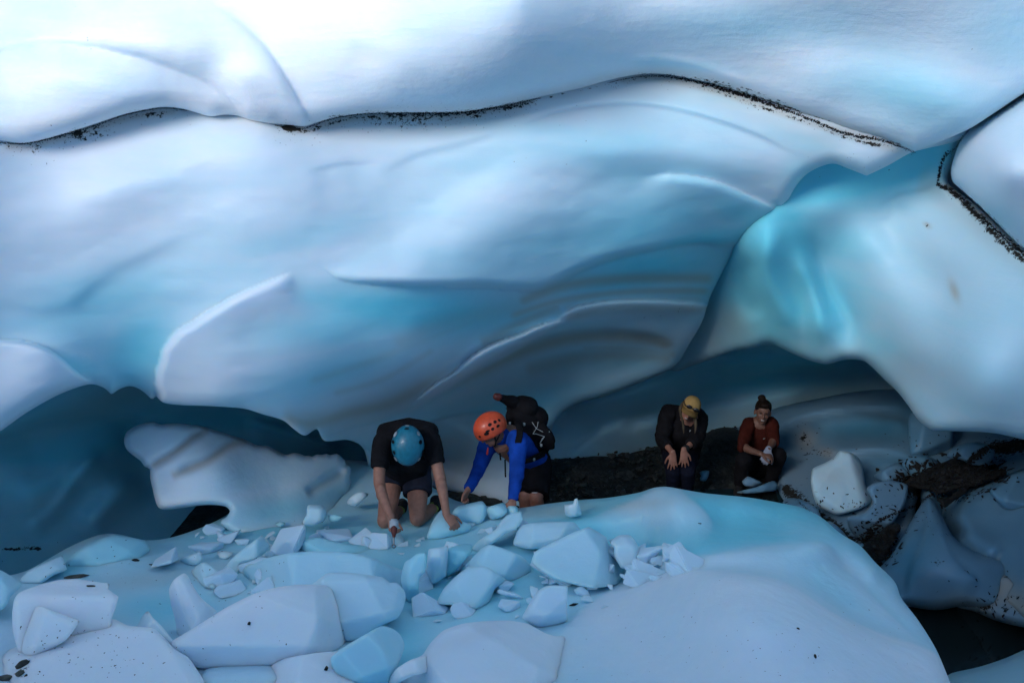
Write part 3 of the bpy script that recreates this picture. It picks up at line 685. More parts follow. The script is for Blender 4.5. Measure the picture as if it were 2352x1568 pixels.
# ------------------------------------------------------------------ fallen ice: slabs and blocks, each its own thing
def block(label, ol, D=None, facets=(), slope=.0010, off=.0, name='ice_block', cat='ice block', group=None, rim=(11, .05), thick=.28, step=4, mat=None, noise=((3.0, .016, 1), (9, .006, 1), (22, .002, 1)), **k):
    uc = sum(p[0] for p in ol) / len(ol); vc_ = sum(p[1] for p in ol) / len(ol)
    rim = (max(3, rim[0] * .4), rim[1] * .45)
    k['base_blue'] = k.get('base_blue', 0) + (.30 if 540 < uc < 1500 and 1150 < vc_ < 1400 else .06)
    if len(facets) < 5:
        r = random.Random(len(label) * 7 + int(ol[0][0]))
        bb = [min(p[0] for p in ol), max(p[0] for p in ol), min(p[1] for p in ol), max(p[1] for p in ol)]
        facets = list(facets)
        for _ in range(5 - len(facets)):
            an = r.uniform(0, 6.28)
            facets.append((bb[0] + (bb[1] - bb[0]) * (.5 + .22 * math.cos(an)), bb[2] + (bb[3] - bb[2]) * (.45 + .22 * math.sin(an)), math.cos(an), math.sin(an), r.uniform(.0016, .0042)))
    a = np.array([p[:2] for p in ol], float)
    uc = a[:, 0].mean(); vb = a[:, 1].max(); vm = min(vb, 1640)
    if D is None:
        i = a[:, 1].argmax()
        D = float(Kd(uc, vm)) - .06 - off
    def dep(U, V):
        d = D + slope * (vb - V)
        for fu, fv, nu, nv, s in facets:
            q = (U - fu) * nu + (V - fv) * nv
            d = d + s * .5 * (q + np.sqrt(q * q + 6))
        return d
    return relief(name, ol, dep, step=step, rim=rim, back=(max(20, rim[0] * 2), thick), noise=noise, mat=mat or WHITE, tens=.28, label=label, cat=cat, group=group, **k)

relief('ice_slab',
   [(285, 1014), (288, 996), (300, 984), (318, 975), (342, 969), (354, 969, 1), (369, 974), (396, 971), (450, 976), (474, 981), (522, 996), (561, 1008), (591, 1022), (615, 1023), (630, 1031), (654, 1043), (664, 1042), (675, 1039), (690, 1042), (702, 1047), (708, 1045), (717, 1048), (728, 1043),
    (740, 1044), (750, 1041), (758, 1045), (774, 1041), (785, 1050), (792, 1057), (794, 1066), (804, 1071), (806, 1085), (803, 1094), (807, 1104), (804, 1128), (792, 1143), (770, 1180), (700, 1225), (600, 1235), (540, 1225), (505, 1200), (520, 1187), (528, 1173), (519, 1163), (492, 1159), (460, 1160), (432, 1164), (402, 1168), (378, 1170),
    (364, 1165), (357, 1150), (350, 1120), (345, 1098), (344, 1077), (332, 1071), (324, 1059), (300, 1041), (289, 1029)],
   [(290, 1010, 7.65), (350, 980, 7.65), (350, 1060, 7.5), (370, 1160, 7.5), (500, 1080, 7.6), (500, 1160, 7.5), (530, 1000, 7.95), (700, 1060, 8.25), (800, 1090, 8.5), (800, 1140, 8.3), (640, 1140, 7.85), (560, 1190, 7.5), (700, 1200, 7.6), (600, 1230, 7.4)],
   step=4, rim=(16, .12), back=(60, .45), noise=[(1.6, .03, 1), (4, .01, 1)],
   feats=[('ridge', [(340, 1075), (400, 1040), (450, 1000), (480, 985)], -.06, 10, 0, .15), ('ridge', [(400, 1085), (470, 1060), (530, 1020), (570, 1005)], -.05, 12, 0, .2),
          ('ridge', [(700, 1135), (760, 1100), (800, 1080)], -.06, 14, 0, .2)],
   base_blue=.12, blue=[(650, 1170, 160, 40, -10, .6), (750, 1140, 90, 40, -30, .5), (600, 1100, 120, 50, 0, .2)],
   tanline=[([(345, 1075), (400, 1040), (450, 1003), (482, 985)], 9, .75), ([(390, 1095), (470, 1062), (530, 1022), (575, 1010)], 10, .75), ([(700, 1138), (760, 1105), (800, 1080)], 10, .4)],
   dirt=[(537, 1160, 9, 4, -30, .5)], mat=WHITE, label='long pale ice slab with brown streaks and a blunt nose, left of the kneeling climber', cat='ice slab')

B = block
B('blue-grey ice slab cut by the left edge, beside the dark hollow', [(-90, 1285), (0, 1308), (50, 1341), (24, 1370), (18, 1386), (0, 1402), (-90, 1430)], facets=[(20, 1350, .5, -.8, .003)], base_blue=.5)
B('thin tilted ice slab lying at the mouth of the dark hollow on the left', [(45, 1330, 1), (66, 1310), (108, 1290), (144, 1275, 1), (154, 1308, 1), (120, 1322), (96, 1338), (56, 1341)], slope=.003, base_blue=.35)
B('rounded blue ice hump under the dark hollow on the left', [(150, 1290), (180, 1262), (200, 1250), (260, 1228), (330, 1240), (345, 1262), (325, 1282), (300, 1300), (190, 1316), (150, 1312)], slope=.0032, off=-.1, base_blue=.6, rim=(24, .14), mat=ICE)
B('large block with flat grey top and bright front, left of the pointed ice fin', [(28, 1406), (32, 1378), (44, 1360), (92, 1342), (132, 1332), (176, 1329), (224, 1336), (252, 1339, 1), (248, 1352, 1), (273, 1370, 1), (266, 1394), (256, 1424), (250, 1460), (120, 1500), (52, 1520), (30, 1450)],
  facets=[(150, 1366, .03, -1, .0042), (262, 1390, 1, .2, .003), (40, 1400, -1, 0, .003)], rim=(14, .06), thick=.5)
B('low wedge of ice leaning against the front of the large flat-topped block', [(50, 1480), (54, 1426), (66, 1402), (92, 1390, 1), (132, 1406), (184, 1425, 1), (150, 1470), (60, 1520)], off=.16, facets=[(100, 1400, .5, -.8, .0025)])
B('huge dirt-speckled ice boulder filling the bottom left corner', [(-120, 1580), (0, 1502), (52, 1478), (128, 1440), (184, 1426), (232, 1423), (264, 1421), (292, 1435), (352, 1442), (376, 1462), (400, 1488), (432, 1508), (448, 1530), (470, 1570), (480, 1700), (-120, 1720)],
  D=3.75, slope=.0030, facets=[(380, 1480, .8, -.5, .003), (200, 1470, -.2, -1, .002)], rim=(26, .14), thick=.7, step=5, dirt=[(180, 1510, 160, 50, 10, .20), (50, 1530, 34, 34, 0, .35), (110, 1470, 60, 20, -20, .12)])
B('pointed ice fin standing upright beside the long lens-shaped block', [(388, 1352), (400, 1330), (422, 1315), (432, 1322), (444, 1346), (464, 1374), (500, 1406), (500, 1450), (408, 1470, 1), (402, 1422), (392, 1386)], off=.02, facets=[(430, 1360, .9, -.4, .003)], thick=.14)
B('small blue fin of ice just below the pointed fin', [(312, 1450), (316, 1436), (324, 1418), (339, 1400, 1), (352, 1418), (376, 1442), (398, 1472), (410, 1500), (340, 1500)], off=.08, base_blue=.2, thick=.12)
B('long smooth lens-shaped ice block in the left foreground with a black pebble on it', [(394, 1474), (430, 1450), (468, 1426), (520, 1394), (576, 1366), (624, 1350), (680, 1342), (736, 1342), (790, 1356), (826, 1388), (858, 1420), (840, 1454), (784, 1492), (740, 1508), (680, 1520), (600, 1535), (520, 1540), (450, 1535), (410, 1510)],
  off=.10, slope=.0022, facets=[(700, 1370, .3, -1, .002), (650, 1480, 0, 1, .003)], rim=(26, .12), thick=.5, step=5)
B('broad ice block with a rounded chipped end behind the lens-shaped block', [(700, 1360), (716, 1342), (752, 1316), (800, 1314), (880, 1325), (895, 1338), (910, 1336), (928, 1354), (932, 1372), (924, 1402), (912, 1420), (872, 1438), (830, 1470), (760, 1470), (710, 1420)],
  off=.10, slope=.0022, facets=[(905, 1390, 1, .3, .003), (820, 1335, 0, -1, .003)], rim=(18, .08), thick=.4, base_blue=.08)
B('wide blue-white ice slab lying directly below the kneeling climber', [(552, 1306), (556, 1292), (580, 1295), (616, 1280), (660, 1270), (720, 1265), (800, 1268), (860, 1282), (900, 1300), (955, 1320), (975, 1370), (940, 1420), (880, 1420), (700, 1400), (604, 1362), (598, 1342), (562, 1326)],
  slope=.0030, off=-.05, rim=(20, .08), thick=.4, base_blue=.25, step=5)
B('pale ice block cut by the bottom edge, left of the cyan cleft', [(600, 1700), (590, 1570), (624, 1522), (656, 1510), (728, 1498), (790, 1494), (820, 1501), (872, 1502), (892, 1510), (900, 1526), (892, 1550), (876, 1590), (860, 1700)], D=3.80, slope=.0030, facets=[(870, 1530, 1, -.2, .003)], rim=(20, .10), thick=.5)
B('low blue swell of ice between the speckled boulder and the bottom block', [(455, 1560), (480, 1532), (540, 1518), (600, 1520), (640, 1540), (640, 1700), (470, 1700)], D=3.98, slope=.0030, base_blue=.35, rim=(20, .1), thick=.4)
B('translucent cyan ice block wedged in the cleft at bottom centre', [(760, 1510), (872, 1438), (904, 1444), (920, 1458), (929, 1478), (924, 1502), (905, 1545), (880, 1600), (800, 1600)], slope=.0012, off=.0, base_blue=.5, rim=(16, .08), thick=.35, mat=ICE)
B('big smooth boulder of ice at bottom centre with a bright right shoulder', [(900, 1700), (885, 1600), (906, 1540), (944, 1516), (970, 1503), (989, 1475), (1018, 1447), (1060, 1432), (1105, 1426), (1168, 1424), (1213, 1432), (1252, 1453), (1277, 1460), (1309, 1458), (1329, 1469), (1334, 1498), (1345, 1520), (1357, 1536), (1360, 1560), (1355, 1700)],
  D=3.75, slope=.0033, facets=[(1050, 1470, -.7, -.7, .0016), (1330, 1500, 1, -.1, .003)], rim=(24, .12), thick=.6, step=5, tan=[(1080, 1460, 90, 22, -20, .22)])
B('flat ice chip resting on the left end of the bottom centre boulder', [(886, 1570), (909, 1536), (944, 1514), (988, 1502, 1), (986, 1524), (983, 1543, 1), (945, 1552), (906, 1572)], D=4.12, slope=.002, rim=(8, .03), thick=.1)
B('upright rectangular ice slab in the middle of the rubble', [(984, 1260, 1), (1029, 1253, 1), (1027, 1290), (1025, 1322, 1), (997, 1340), (978, 1330)], off=.05, slope=.0004, thick=.15, rim=(6, .03), base_blue=.15)
B('thin blue sliver of ice left of the upright rectangular slab', [(930, 1290), (941, 1284), (958, 1271), (979, 1268, 1), (977, 1312), (963, 1328), (962, 1380, 1), (935, 1390), (920, 1330)], slope=.0008, base_blue=.4, rim=(7, .04))
B('blue wedge of ice right of the upright rectangular slab', [(1029, 1258, 1), (1064, 1247), (1085, 1250, 1), (1083, 1267), (1053, 1303), (1026, 1326, 1)], slope=.0012, base_blue=.5, rim=(7, .04))
B('sloping ice slab below the streaky ice ridge in the middle of the rubble', [(1050, 1320), (1075, 1292), (1106, 1258), (1126, 1250), (1154, 1258), (1201, 1278), (1221, 1306), (1190, 1345), (1110, 1345)], slope=.0024, facets=[(1110, 1290, -.8, -.3, .002)], rim=(9, .05), base_blue=.25)
B('large pointed ice slab left of the knobbly block', [(1232, 1264), (1271, 1244), (1316, 1222), (1352, 1209, 1), (1369, 1218), (1392, 1233), (1400, 1253), (1411, 1272), (1440, 1300), (1417, 1340), (1361, 1350), (1277, 1330), (1221, 1294)],
  slope=.0022, facets=[(1385, 1260, 1, -.2, .0035), (1320, 1300, 0, 1, -.001)], rim=(12, .06), base_blue=.18, thick=.35)
B('flat-topped ice slab at the far side of the rubble below the climber in blue', [(1183, 1232), (1190, 1214), (1198, 1206), (1221, 1200), (1271, 1197), (1319, 1199), (1327, 1208), (1336, 1222), (1320, 1250), (1263, 1260), (1210, 1260), (1179, 1250)], slope=.0028, facets=[(1260, 1212, 0, -1, .002)], rim=(8, .04), base_blue=.15)
B('streaky ridge of ice rising to the right in the middle of the rubble', [(1197, 1172, 1), (1201, 1194), (1184, 1216), (1165, 1222), (1137, 1244), (1092, 1275), (1078, 1268), (1098, 1242), (1137, 1216), (1150, 1197), (1165, 1182)], slope=.0024, rim=(8, .05), base_blue=.2, tan=[(1140, 1210, 40, 8, -30, .3)])
B('pale angular slab left of the sloping slab in the middle foreground', [(1020, 1350), (1050, 1320), (1075, 1303), (1114, 1300), (1137, 1312), (1168, 1334, 1), (1137, 1351), (1124, 1385), (1098, 1400), (1058, 1390), (1005, 1385)], slope=.0026, facets=[(1130, 1345, .8, .6, .003)], rim=(10, .05), base_blue=.2)
B('curved ice shard leaning upright left of the black stone', [(1200, 1420), (1208, 1400), (1221, 1376), (1235, 1356), (1254, 1345), (1271, 1343), (1304, 1345, 1), (1303, 1390), (1300, 1430), (1249, 1445)], off=.04, slope=.0016, facets=[(1230, 1370, -.8, -.5, .003)], rim=(8, .05), thick=.16)
B('knobbly ice block with a rounded cap on the right of the rubble', [(1400, 1245), (1417, 1231), (1431, 1227), (1448, 1229), (1458, 1240), (1470, 1262), (1471, 1278), (1456, 1300), (1428, 1305), (1411, 1276), (1411, 1257, 1)], off=.02, slope=.001, facets=[(1440, 1254, 0, -1, .003), (1458, 1255, 1, 0, .004)], rim=(8, .05))
B('small ice cube with a spike on top at the rear edge of the ice ground', [(1296, 1159, 1), (1316, 1157), (1319, 1146), (1326, 1144), (1330, 1156), (1337, 1182, 1), (1313, 1188), (1298, 1182)], slope=.0004, rim=(5, .03), thick=.12, step=3)
B('squarish ice block behind the kneeling climber\'s planted hand', [(1040, 1175), (1053, 1162), (1098, 1151), (1109, 1151), (1121, 1169), (1113, 1192), (1100, 1204), (1084, 1202), (1045, 1200)], off=.0, slope=.001, facets=[(1080, 1164, -.1, -1, .003), (1108, 1175, 1, .1, .004)], rim=(8, .04), base_blue=.3)
B('medium ice block between the square block and the hand of the climber in blue', [(1119, 1165), (1154, 1154), (1161, 1158), (1166, 1175), (1154, 1186), (1127, 1194), (1120, 1180)], slope=.001, facets=[(1140, 1163, -.2, -1, .003)], rim=(6, .03), base_blue=.3, thick=.15)
B('small ice cube under the wrist of the climber in blue', [(1166, 1162), (1187, 1162), (1191, 1171), (1186, 1182), (1166, 1180)], slope=.001, rim=(4, .02), thick=.1, step=3, base_blue=.25)
B('ice wedge right under the kneeling climber\'s planted fist', [(980, 1235), (991, 1202), (1000, 1186), (1014, 1170), (1036, 1178), (1061, 1196), (1084, 1204), (1078, 1220), (1047, 1232), (1010, 1240)], off=-.02, slope=.0024, facets=[(1030, 1200, .5, -.8, .002)], rim=(8, .05), base_blue=.3)
B('small pyramid of ice under the tool of the kneeling climber', [(860, 1270), (889, 1236), (908, 1225), (916, 1219, 1), (927, 1236), (934, 1262), (908, 1274), (870, 1276)], D=6.98, slope=.0014, facets=[(922, 1250, 1, -.1, .004)], rim=(7, .04), thick=.15, base_blue=.12)
B('grey angular ice lump with a dark fleck on the ground left of the kneeling climber', [(693, 1202), (704, 1182), (705, 1163), (712, 1158), (741, 1160), (752, 1179), (744, 1197), (717, 1208)], D=7.25, slope=.001, facets=[(735, 1175, 1, -.2, .003)], rim=(7, .04), thick=.2, base_blue=.1, dirt=[(714, 1170, 5, 4, 0, .6)])
B('flat ice piece beside the left knee of the kneeling climber', [(798, 1157), (800, 1146), (822, 1130), (846, 1132), (843, 1140), (816, 1163)], D=7.75, slope=.001, rim=(5, .03), thick=.12, step=3, base_blue=.2)
B('sharp-cornered triangular ice slab in front of the long pale slab', [(508, 1312), (543, 1272), (570, 1251), (602, 1228, 1), (622, 1254, 1), (606, 1272), (585, 1284), (552, 1294), (550, 1316), (528, 1318)], slope=.0018, facets=[(610, 1260, .6, .6, .004)], rim=(6, .04), thick=.14, base_blue=.12)
B('small pale ice tile left of the triangular slab', [(414, 1284), (426, 1278), (462, 1266), (464, 1287), (453, 1298), (420, 1298)], slope=.002, rim=(5, .03), thick=.1, base_blue=.25, step=3)
B('tiny leaf-shaped ice flake near the left foot of the triangular slab', [(498, 1267), (513, 1264), (537, 1269), (519, 1284), (504, 1282)], slope=.003, rim=(4, .02), thick=.06, base_blue=.2, step=3)
B('faint flat ice sheet behind the tip of the pointed fin', [(440, 1310), (470, 1290), (522, 1325), (530, 1340), (505, 1350), (450, 1350)], slope=.003, rim=(6, .03), thick=.08, base_blue=.35)
B('broad low ice plate in front of the kneeling climber\'s left knee', [(640, 1262), (700, 1240), (732, 1233), (780, 1245), (861, 1256), (862, 1272), (807, 1276), (700, 1274)], slope=.0036, rim=(7, .03), thick=.12, base_blue=.4)
B('jagged little shard left of the small pyramid of ice', [(780, 1254), (790, 1249), (811, 1247, 1), (802, 1258), (790, 1265)], slope=.002, rim=(4, .02), thick=.06, base_blue=.15, step=3)
B('small oval ice pebble left of the grey angular lump', [(630, 1202), (642, 1197), (655, 1199), (652, 1207), (640, 1209)], D=7.45, rim=(4, .02), thick=.06, step=3, base_blue=.3)
B('flat blue fragment touching the right side of the grey angular lump', [(753, 1182), (770, 1180), (788, 1185), (776, 1196), (758, 1197)], D=7.3, slope=.002, rim=(4, .02), thick=.06, step=3, base_blue=.4)
# down in the hollow on the right
B('big pale faceted ice boulder standing right of the squatting person', [(1866, 1076), (1895, 1062), (1917, 1049), (1928, 1035), (1955, 1039), (1974, 1054), (1982, 1076), (1989, 1116), (2003, 1138), (2003, 1151), (1976, 1168), (1936, 1180), (1917, 1181), (1877, 1160), (1866, 1130), (1862, 1103)],
  D=8.75, mat=ICE, base_blue=.3, slope=.0012, facets=[(1970, 1090, .9, -.3, .006), (1900, 1080, -.4, -.8, .002), (1900, 1150, -.5, .8, .003)], rim=(12, .10), thick=.45, tan=[(1900, 1090, 50, 30, -10, .35)], dirt=[(1965, 1155, 18, 5, 0, .6)])
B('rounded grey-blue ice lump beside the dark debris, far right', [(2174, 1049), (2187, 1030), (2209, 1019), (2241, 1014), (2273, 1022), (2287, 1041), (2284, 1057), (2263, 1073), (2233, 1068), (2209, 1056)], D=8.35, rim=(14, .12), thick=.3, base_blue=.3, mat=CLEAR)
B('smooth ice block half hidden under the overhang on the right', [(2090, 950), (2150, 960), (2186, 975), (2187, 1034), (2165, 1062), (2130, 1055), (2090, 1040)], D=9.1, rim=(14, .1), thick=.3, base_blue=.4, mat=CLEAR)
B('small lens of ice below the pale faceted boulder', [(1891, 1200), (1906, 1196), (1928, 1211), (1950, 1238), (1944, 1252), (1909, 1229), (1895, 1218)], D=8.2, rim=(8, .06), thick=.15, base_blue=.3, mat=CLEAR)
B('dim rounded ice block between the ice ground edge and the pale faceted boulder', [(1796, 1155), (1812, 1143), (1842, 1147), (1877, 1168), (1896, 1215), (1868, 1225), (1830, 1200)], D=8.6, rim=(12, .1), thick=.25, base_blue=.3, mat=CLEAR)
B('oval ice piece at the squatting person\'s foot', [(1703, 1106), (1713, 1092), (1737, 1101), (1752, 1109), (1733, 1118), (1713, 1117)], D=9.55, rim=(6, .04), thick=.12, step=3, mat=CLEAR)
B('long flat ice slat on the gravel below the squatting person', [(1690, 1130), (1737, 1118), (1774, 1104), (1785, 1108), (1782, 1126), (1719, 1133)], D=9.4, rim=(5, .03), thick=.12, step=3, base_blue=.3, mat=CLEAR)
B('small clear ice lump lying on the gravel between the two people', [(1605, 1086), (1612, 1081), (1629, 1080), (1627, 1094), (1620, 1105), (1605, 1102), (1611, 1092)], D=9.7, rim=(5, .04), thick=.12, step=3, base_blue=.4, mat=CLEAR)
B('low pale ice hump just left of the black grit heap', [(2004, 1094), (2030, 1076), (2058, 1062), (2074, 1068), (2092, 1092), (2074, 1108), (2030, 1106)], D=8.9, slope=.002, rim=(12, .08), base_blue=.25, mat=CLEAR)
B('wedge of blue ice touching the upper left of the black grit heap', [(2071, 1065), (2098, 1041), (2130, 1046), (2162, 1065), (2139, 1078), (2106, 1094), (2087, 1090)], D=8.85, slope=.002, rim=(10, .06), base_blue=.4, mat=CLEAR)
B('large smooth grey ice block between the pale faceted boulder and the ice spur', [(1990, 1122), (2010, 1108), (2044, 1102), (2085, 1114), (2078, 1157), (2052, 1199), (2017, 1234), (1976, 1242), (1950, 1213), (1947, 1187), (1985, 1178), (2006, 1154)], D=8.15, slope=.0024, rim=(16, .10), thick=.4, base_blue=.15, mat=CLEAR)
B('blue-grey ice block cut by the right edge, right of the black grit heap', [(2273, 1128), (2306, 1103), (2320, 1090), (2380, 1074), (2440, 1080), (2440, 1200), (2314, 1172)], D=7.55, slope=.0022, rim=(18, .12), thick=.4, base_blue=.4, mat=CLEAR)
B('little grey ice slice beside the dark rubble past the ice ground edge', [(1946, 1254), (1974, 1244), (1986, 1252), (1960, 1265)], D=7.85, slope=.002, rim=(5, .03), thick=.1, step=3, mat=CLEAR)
dn = ((4, .12, 1), (11, .06, 1), (26, .03, 1))
relief('debris_pile', [(2074, 1116), (2090, 1104), (2106, 1092), (2133, 1073), (2165, 1062), (2190, 1052), (2215, 1056), (2240, 1064), (2263, 1073), (2274, 1081), (2309, 1077), (2311, 1090), (2273, 1104), (2246, 1113), (2200, 1122), (2165, 1134), (2125, 1124)],
   [(2080, 1110, 8.7), (2300, 1080, 8.3), (2180, 1125, 8.35), (2180, 1060, 8.8)], step=4, rim=(10, .06), back=(30, .2), noise=dn, mat=DARKROCK, label='heap of black grit and stones on the ice, far right', cat='debris heap')
relief('debris_pile', [(1955, 1259), (1985, 1247), (2010, 1232), (2030, 1212), (2060, 1200), (2070, 1212), (2056, 1236), (2044, 1262), (2030, 1285), (2010, 1292), (1985, 1285)],
   [(1960, 1260, 8.0), (2060, 1205, 8.2), (2010, 1290, 7.8)], step=4, rim=(8, .05), back=(30, .2), noise=dn, mat=DARKROCK, label='dark gritty rubble just past the edge of the ice ground', cat='debris heap')
relief('debris_pile', [(2150, 1145), (2178, 1142), (2200, 1126), (2225, 1118), (2215, 1134), (2190, 1150), (2170, 1166), (2160, 1155)],
   [(2150, 1145, 8.1), (2220, 1120, 8.1), (2165, 1165, 8.0)], step=3, rim=(6, .03), back=(20, .1), noise=dn, mat=DARKROCK, label='thin tongue of black grit at the tip of the ice spur', cat='debris heap')

# angular fragments packed between the named blocks, and loose chips: a few shapes, copied
def chip_mesh(seed, w_, d_, h_, n, bev, name):
    r = random.Random(seed)
    bm = bmesh.new()
    vs_ = [bm.verts.new((r.uniform(-1, 1) * w_, r.uniform(-1, 1) * d_, r.uniform(0, 1) * h_)) for _ in range(n)]
    res = bmesh.ops.convex_hull(bm, input=vs_)
    bmesh.ops.delete(bm, geom=[g for g in res['geom_interior'] if isinstance(g, bmesh.types.BMVert)], context='VERTS')
    bmesh.ops.dissolve_limit(bm, angle_limit=math.radians(24), verts=bm.verts[:], edges=bm.edges[:])
    bmesh.ops.bevel(bm, geom=bm.edges[:], offset=bev, segments=2, affect='EDGES')
    me = bpy.data.meshes.new(name); bm.to_mesh(me); bm.free()
    me.materials.append(CHIP)
    return me
chips = [chip_mesh(i, .06, .045, .045, 9, .003, 'ice_chip') for i in range(6)]
frags = [chip_mesh(40 + i, .15, .12, .16, 11, .006, 'ice_fragment') for i in range(7)]
r = random.Random(21)
zones = lambda: r.choice(((r.gauss(560, 90), r.gauss(1310, 35)), (r.uniform(420, 1000), r.gauss(1250, 22)), (r.gauss(1150, 130), r.gauss(1290, 60)), (r.gauss(1480, 60), r.gauss(1300, 22)), (r.gauss(1180, 150), r.gauss(1380, 40))))
def strew(n, meshes, name, label, cat, group, s0, s1, sink):
    for i in range(n):
        u, v = zones()
        if v < 1205 or v > 1450 or (u > 1250 and v > 1400): continue
        o = bpy.data.objects.new(name, meshes[i % len(meshes)]); COL.objects.link(o)
        k_ = r.uniform(s0, s1)
        o.location = W(u, v, float(Kd(u, v))) - Vector((0, 0, sink * k_))
        o.rotation_euler = (r.uniform(-.5, .5), r.uniform(-.5, .5), r.uniform(0, 6.28))
        o.scale = (k_ * r.uniform(.8, 1.5), k_, k_ * r.uniform(.6, 1.2))
        tag(o, label, cat, group)
strew(110, chips, 'ice_chip', 'small pale chip of broken ice lying loose on the ice ground', 'ice chip', 'small ice chips strewn over the ice ground', .35, 1.1, .006)
strew(48, frags, 'ice_fragment', 'angular fragment of pale blue ice packed between the larger blocks', 'ice fragment', 'angular ice fragments packed between the larger blocks', .5, 1.15, .03)

# ------------------------------------------------------------------ people
def cloth(name, c, rough=.85, weave=160):
    m, n, p = new_mat(name)
    tc = N(n, 'ShaderNodeTexCoord').outputs['Object']
    a = noise_(n, tc, 9, 4, .6)
    n.links.new(mixc(n, rng(n, a, .3, .7), tuple(x * .75 for x in c), tuple(min(1, x * 1.25) for x in c)), p.inputs['Base Color'])
    p.inputs['Roughness'].default_value = rough
    p.inputs['Specular IOR Level'].default_value = .12
    b = N(n, 'ShaderNodeBump'); b.inputs['Strength'].default_value = .5; b.inputs['Distance'].default_value = .012
    n.links.new(math_(n, 'ADD', noise_(n, tc, 14, 3, .6, 1.5), math_(n, 'MULTIPLY', noise_(n, tc, weave, 1), .1)), b.inputs['Height'])
    n.links.new(b.outputs[0], p.inputs['Normal'])
    return m
def plain(name, c, rough=.5, metal=0.0, coat=0.0):
    m, n, p = new_mat(name)
    tc = N(n, 'ShaderNodeTexCoord').outputs['Object']
    a = noise_(n, tc, 30, 3, .6)
    n.links.new(mixc(n, rng(n, a, .3, .7), tuple(x * .88 for x in c), tuple(min(1, x * 1.1) for x in c)), p.inputs['Base Color'])
    p.inputs['Roughness'].default_value = rough
    p.inputs['Metallic'].default_value = metal
    p.inputs['Coat Weight'].default_value = coat
    return m
def skin_mat(name, c):
    m = plain(name, c, .55)
    p = m.node_tree.nodes['Principled BSDF']
    p.inputs['Subsurface Weight'].default_value = .15
    p.inputs['Subsurface Scale'].default_value = .01
    return m
SKIN = skin_mat('skin', (.33, .155, .105))
SKIN2 = skin_mat('tanned_skin', (.17, .088, .06))
BLACK = cloth('black_cloth', (.008, .008, .010))
SHORTS = cloth('charcoal_cloth', (.022, .025, .040))
BLUE = cloth('blue_jersey', (.008, .06, .36))
RUST = cloth('rust_jersey', (.055, .011, .007))
NAVY = cloth('navy_cloth', (.007, .009, .020))
HAIR = cloth('dark_hair', (.012, .008, .006), .6)
FAIR = cloth('fair_hair', (.085, .068, .045), .7)
CAPM = cloth('mustard_cap', (.34, .22, .08))
TEAL = plain('teal_helmet_shell', (.010, .16, .24), .4, 0, .15)
ORANGE = plain('orange_helmet_shell', (.70, .09, .03), .45, 0, .15)
HOLE = plain('dark_vent', (.008, .009, .012), .7)
STICK = plain('pale_reflector', (.55, .62, .66), .35)
RUBBER = plain('black_rubber', (.012, .012, .013), .8)
LIME = cloth('lime_sock', (.30, .38, .10))
CORD = plain('grey_cord', (.34, .37, .36), .7)
RED = plain('red_plastic', (.55, .03, .02), .5)
STEEL = plain('steel', (.20, .21, .22), .35, .9)
CLEARP = plain('frosted_plastic', (.45, .50, .54), .2)
LENS = plain('dark_lens', (.012, .014, .018), .06, 0, .5)
TEETH = plain('teeth', (.40, .38, .36), .4)
WHITEC = plain('white_print', (.7, .7, .72), .6)

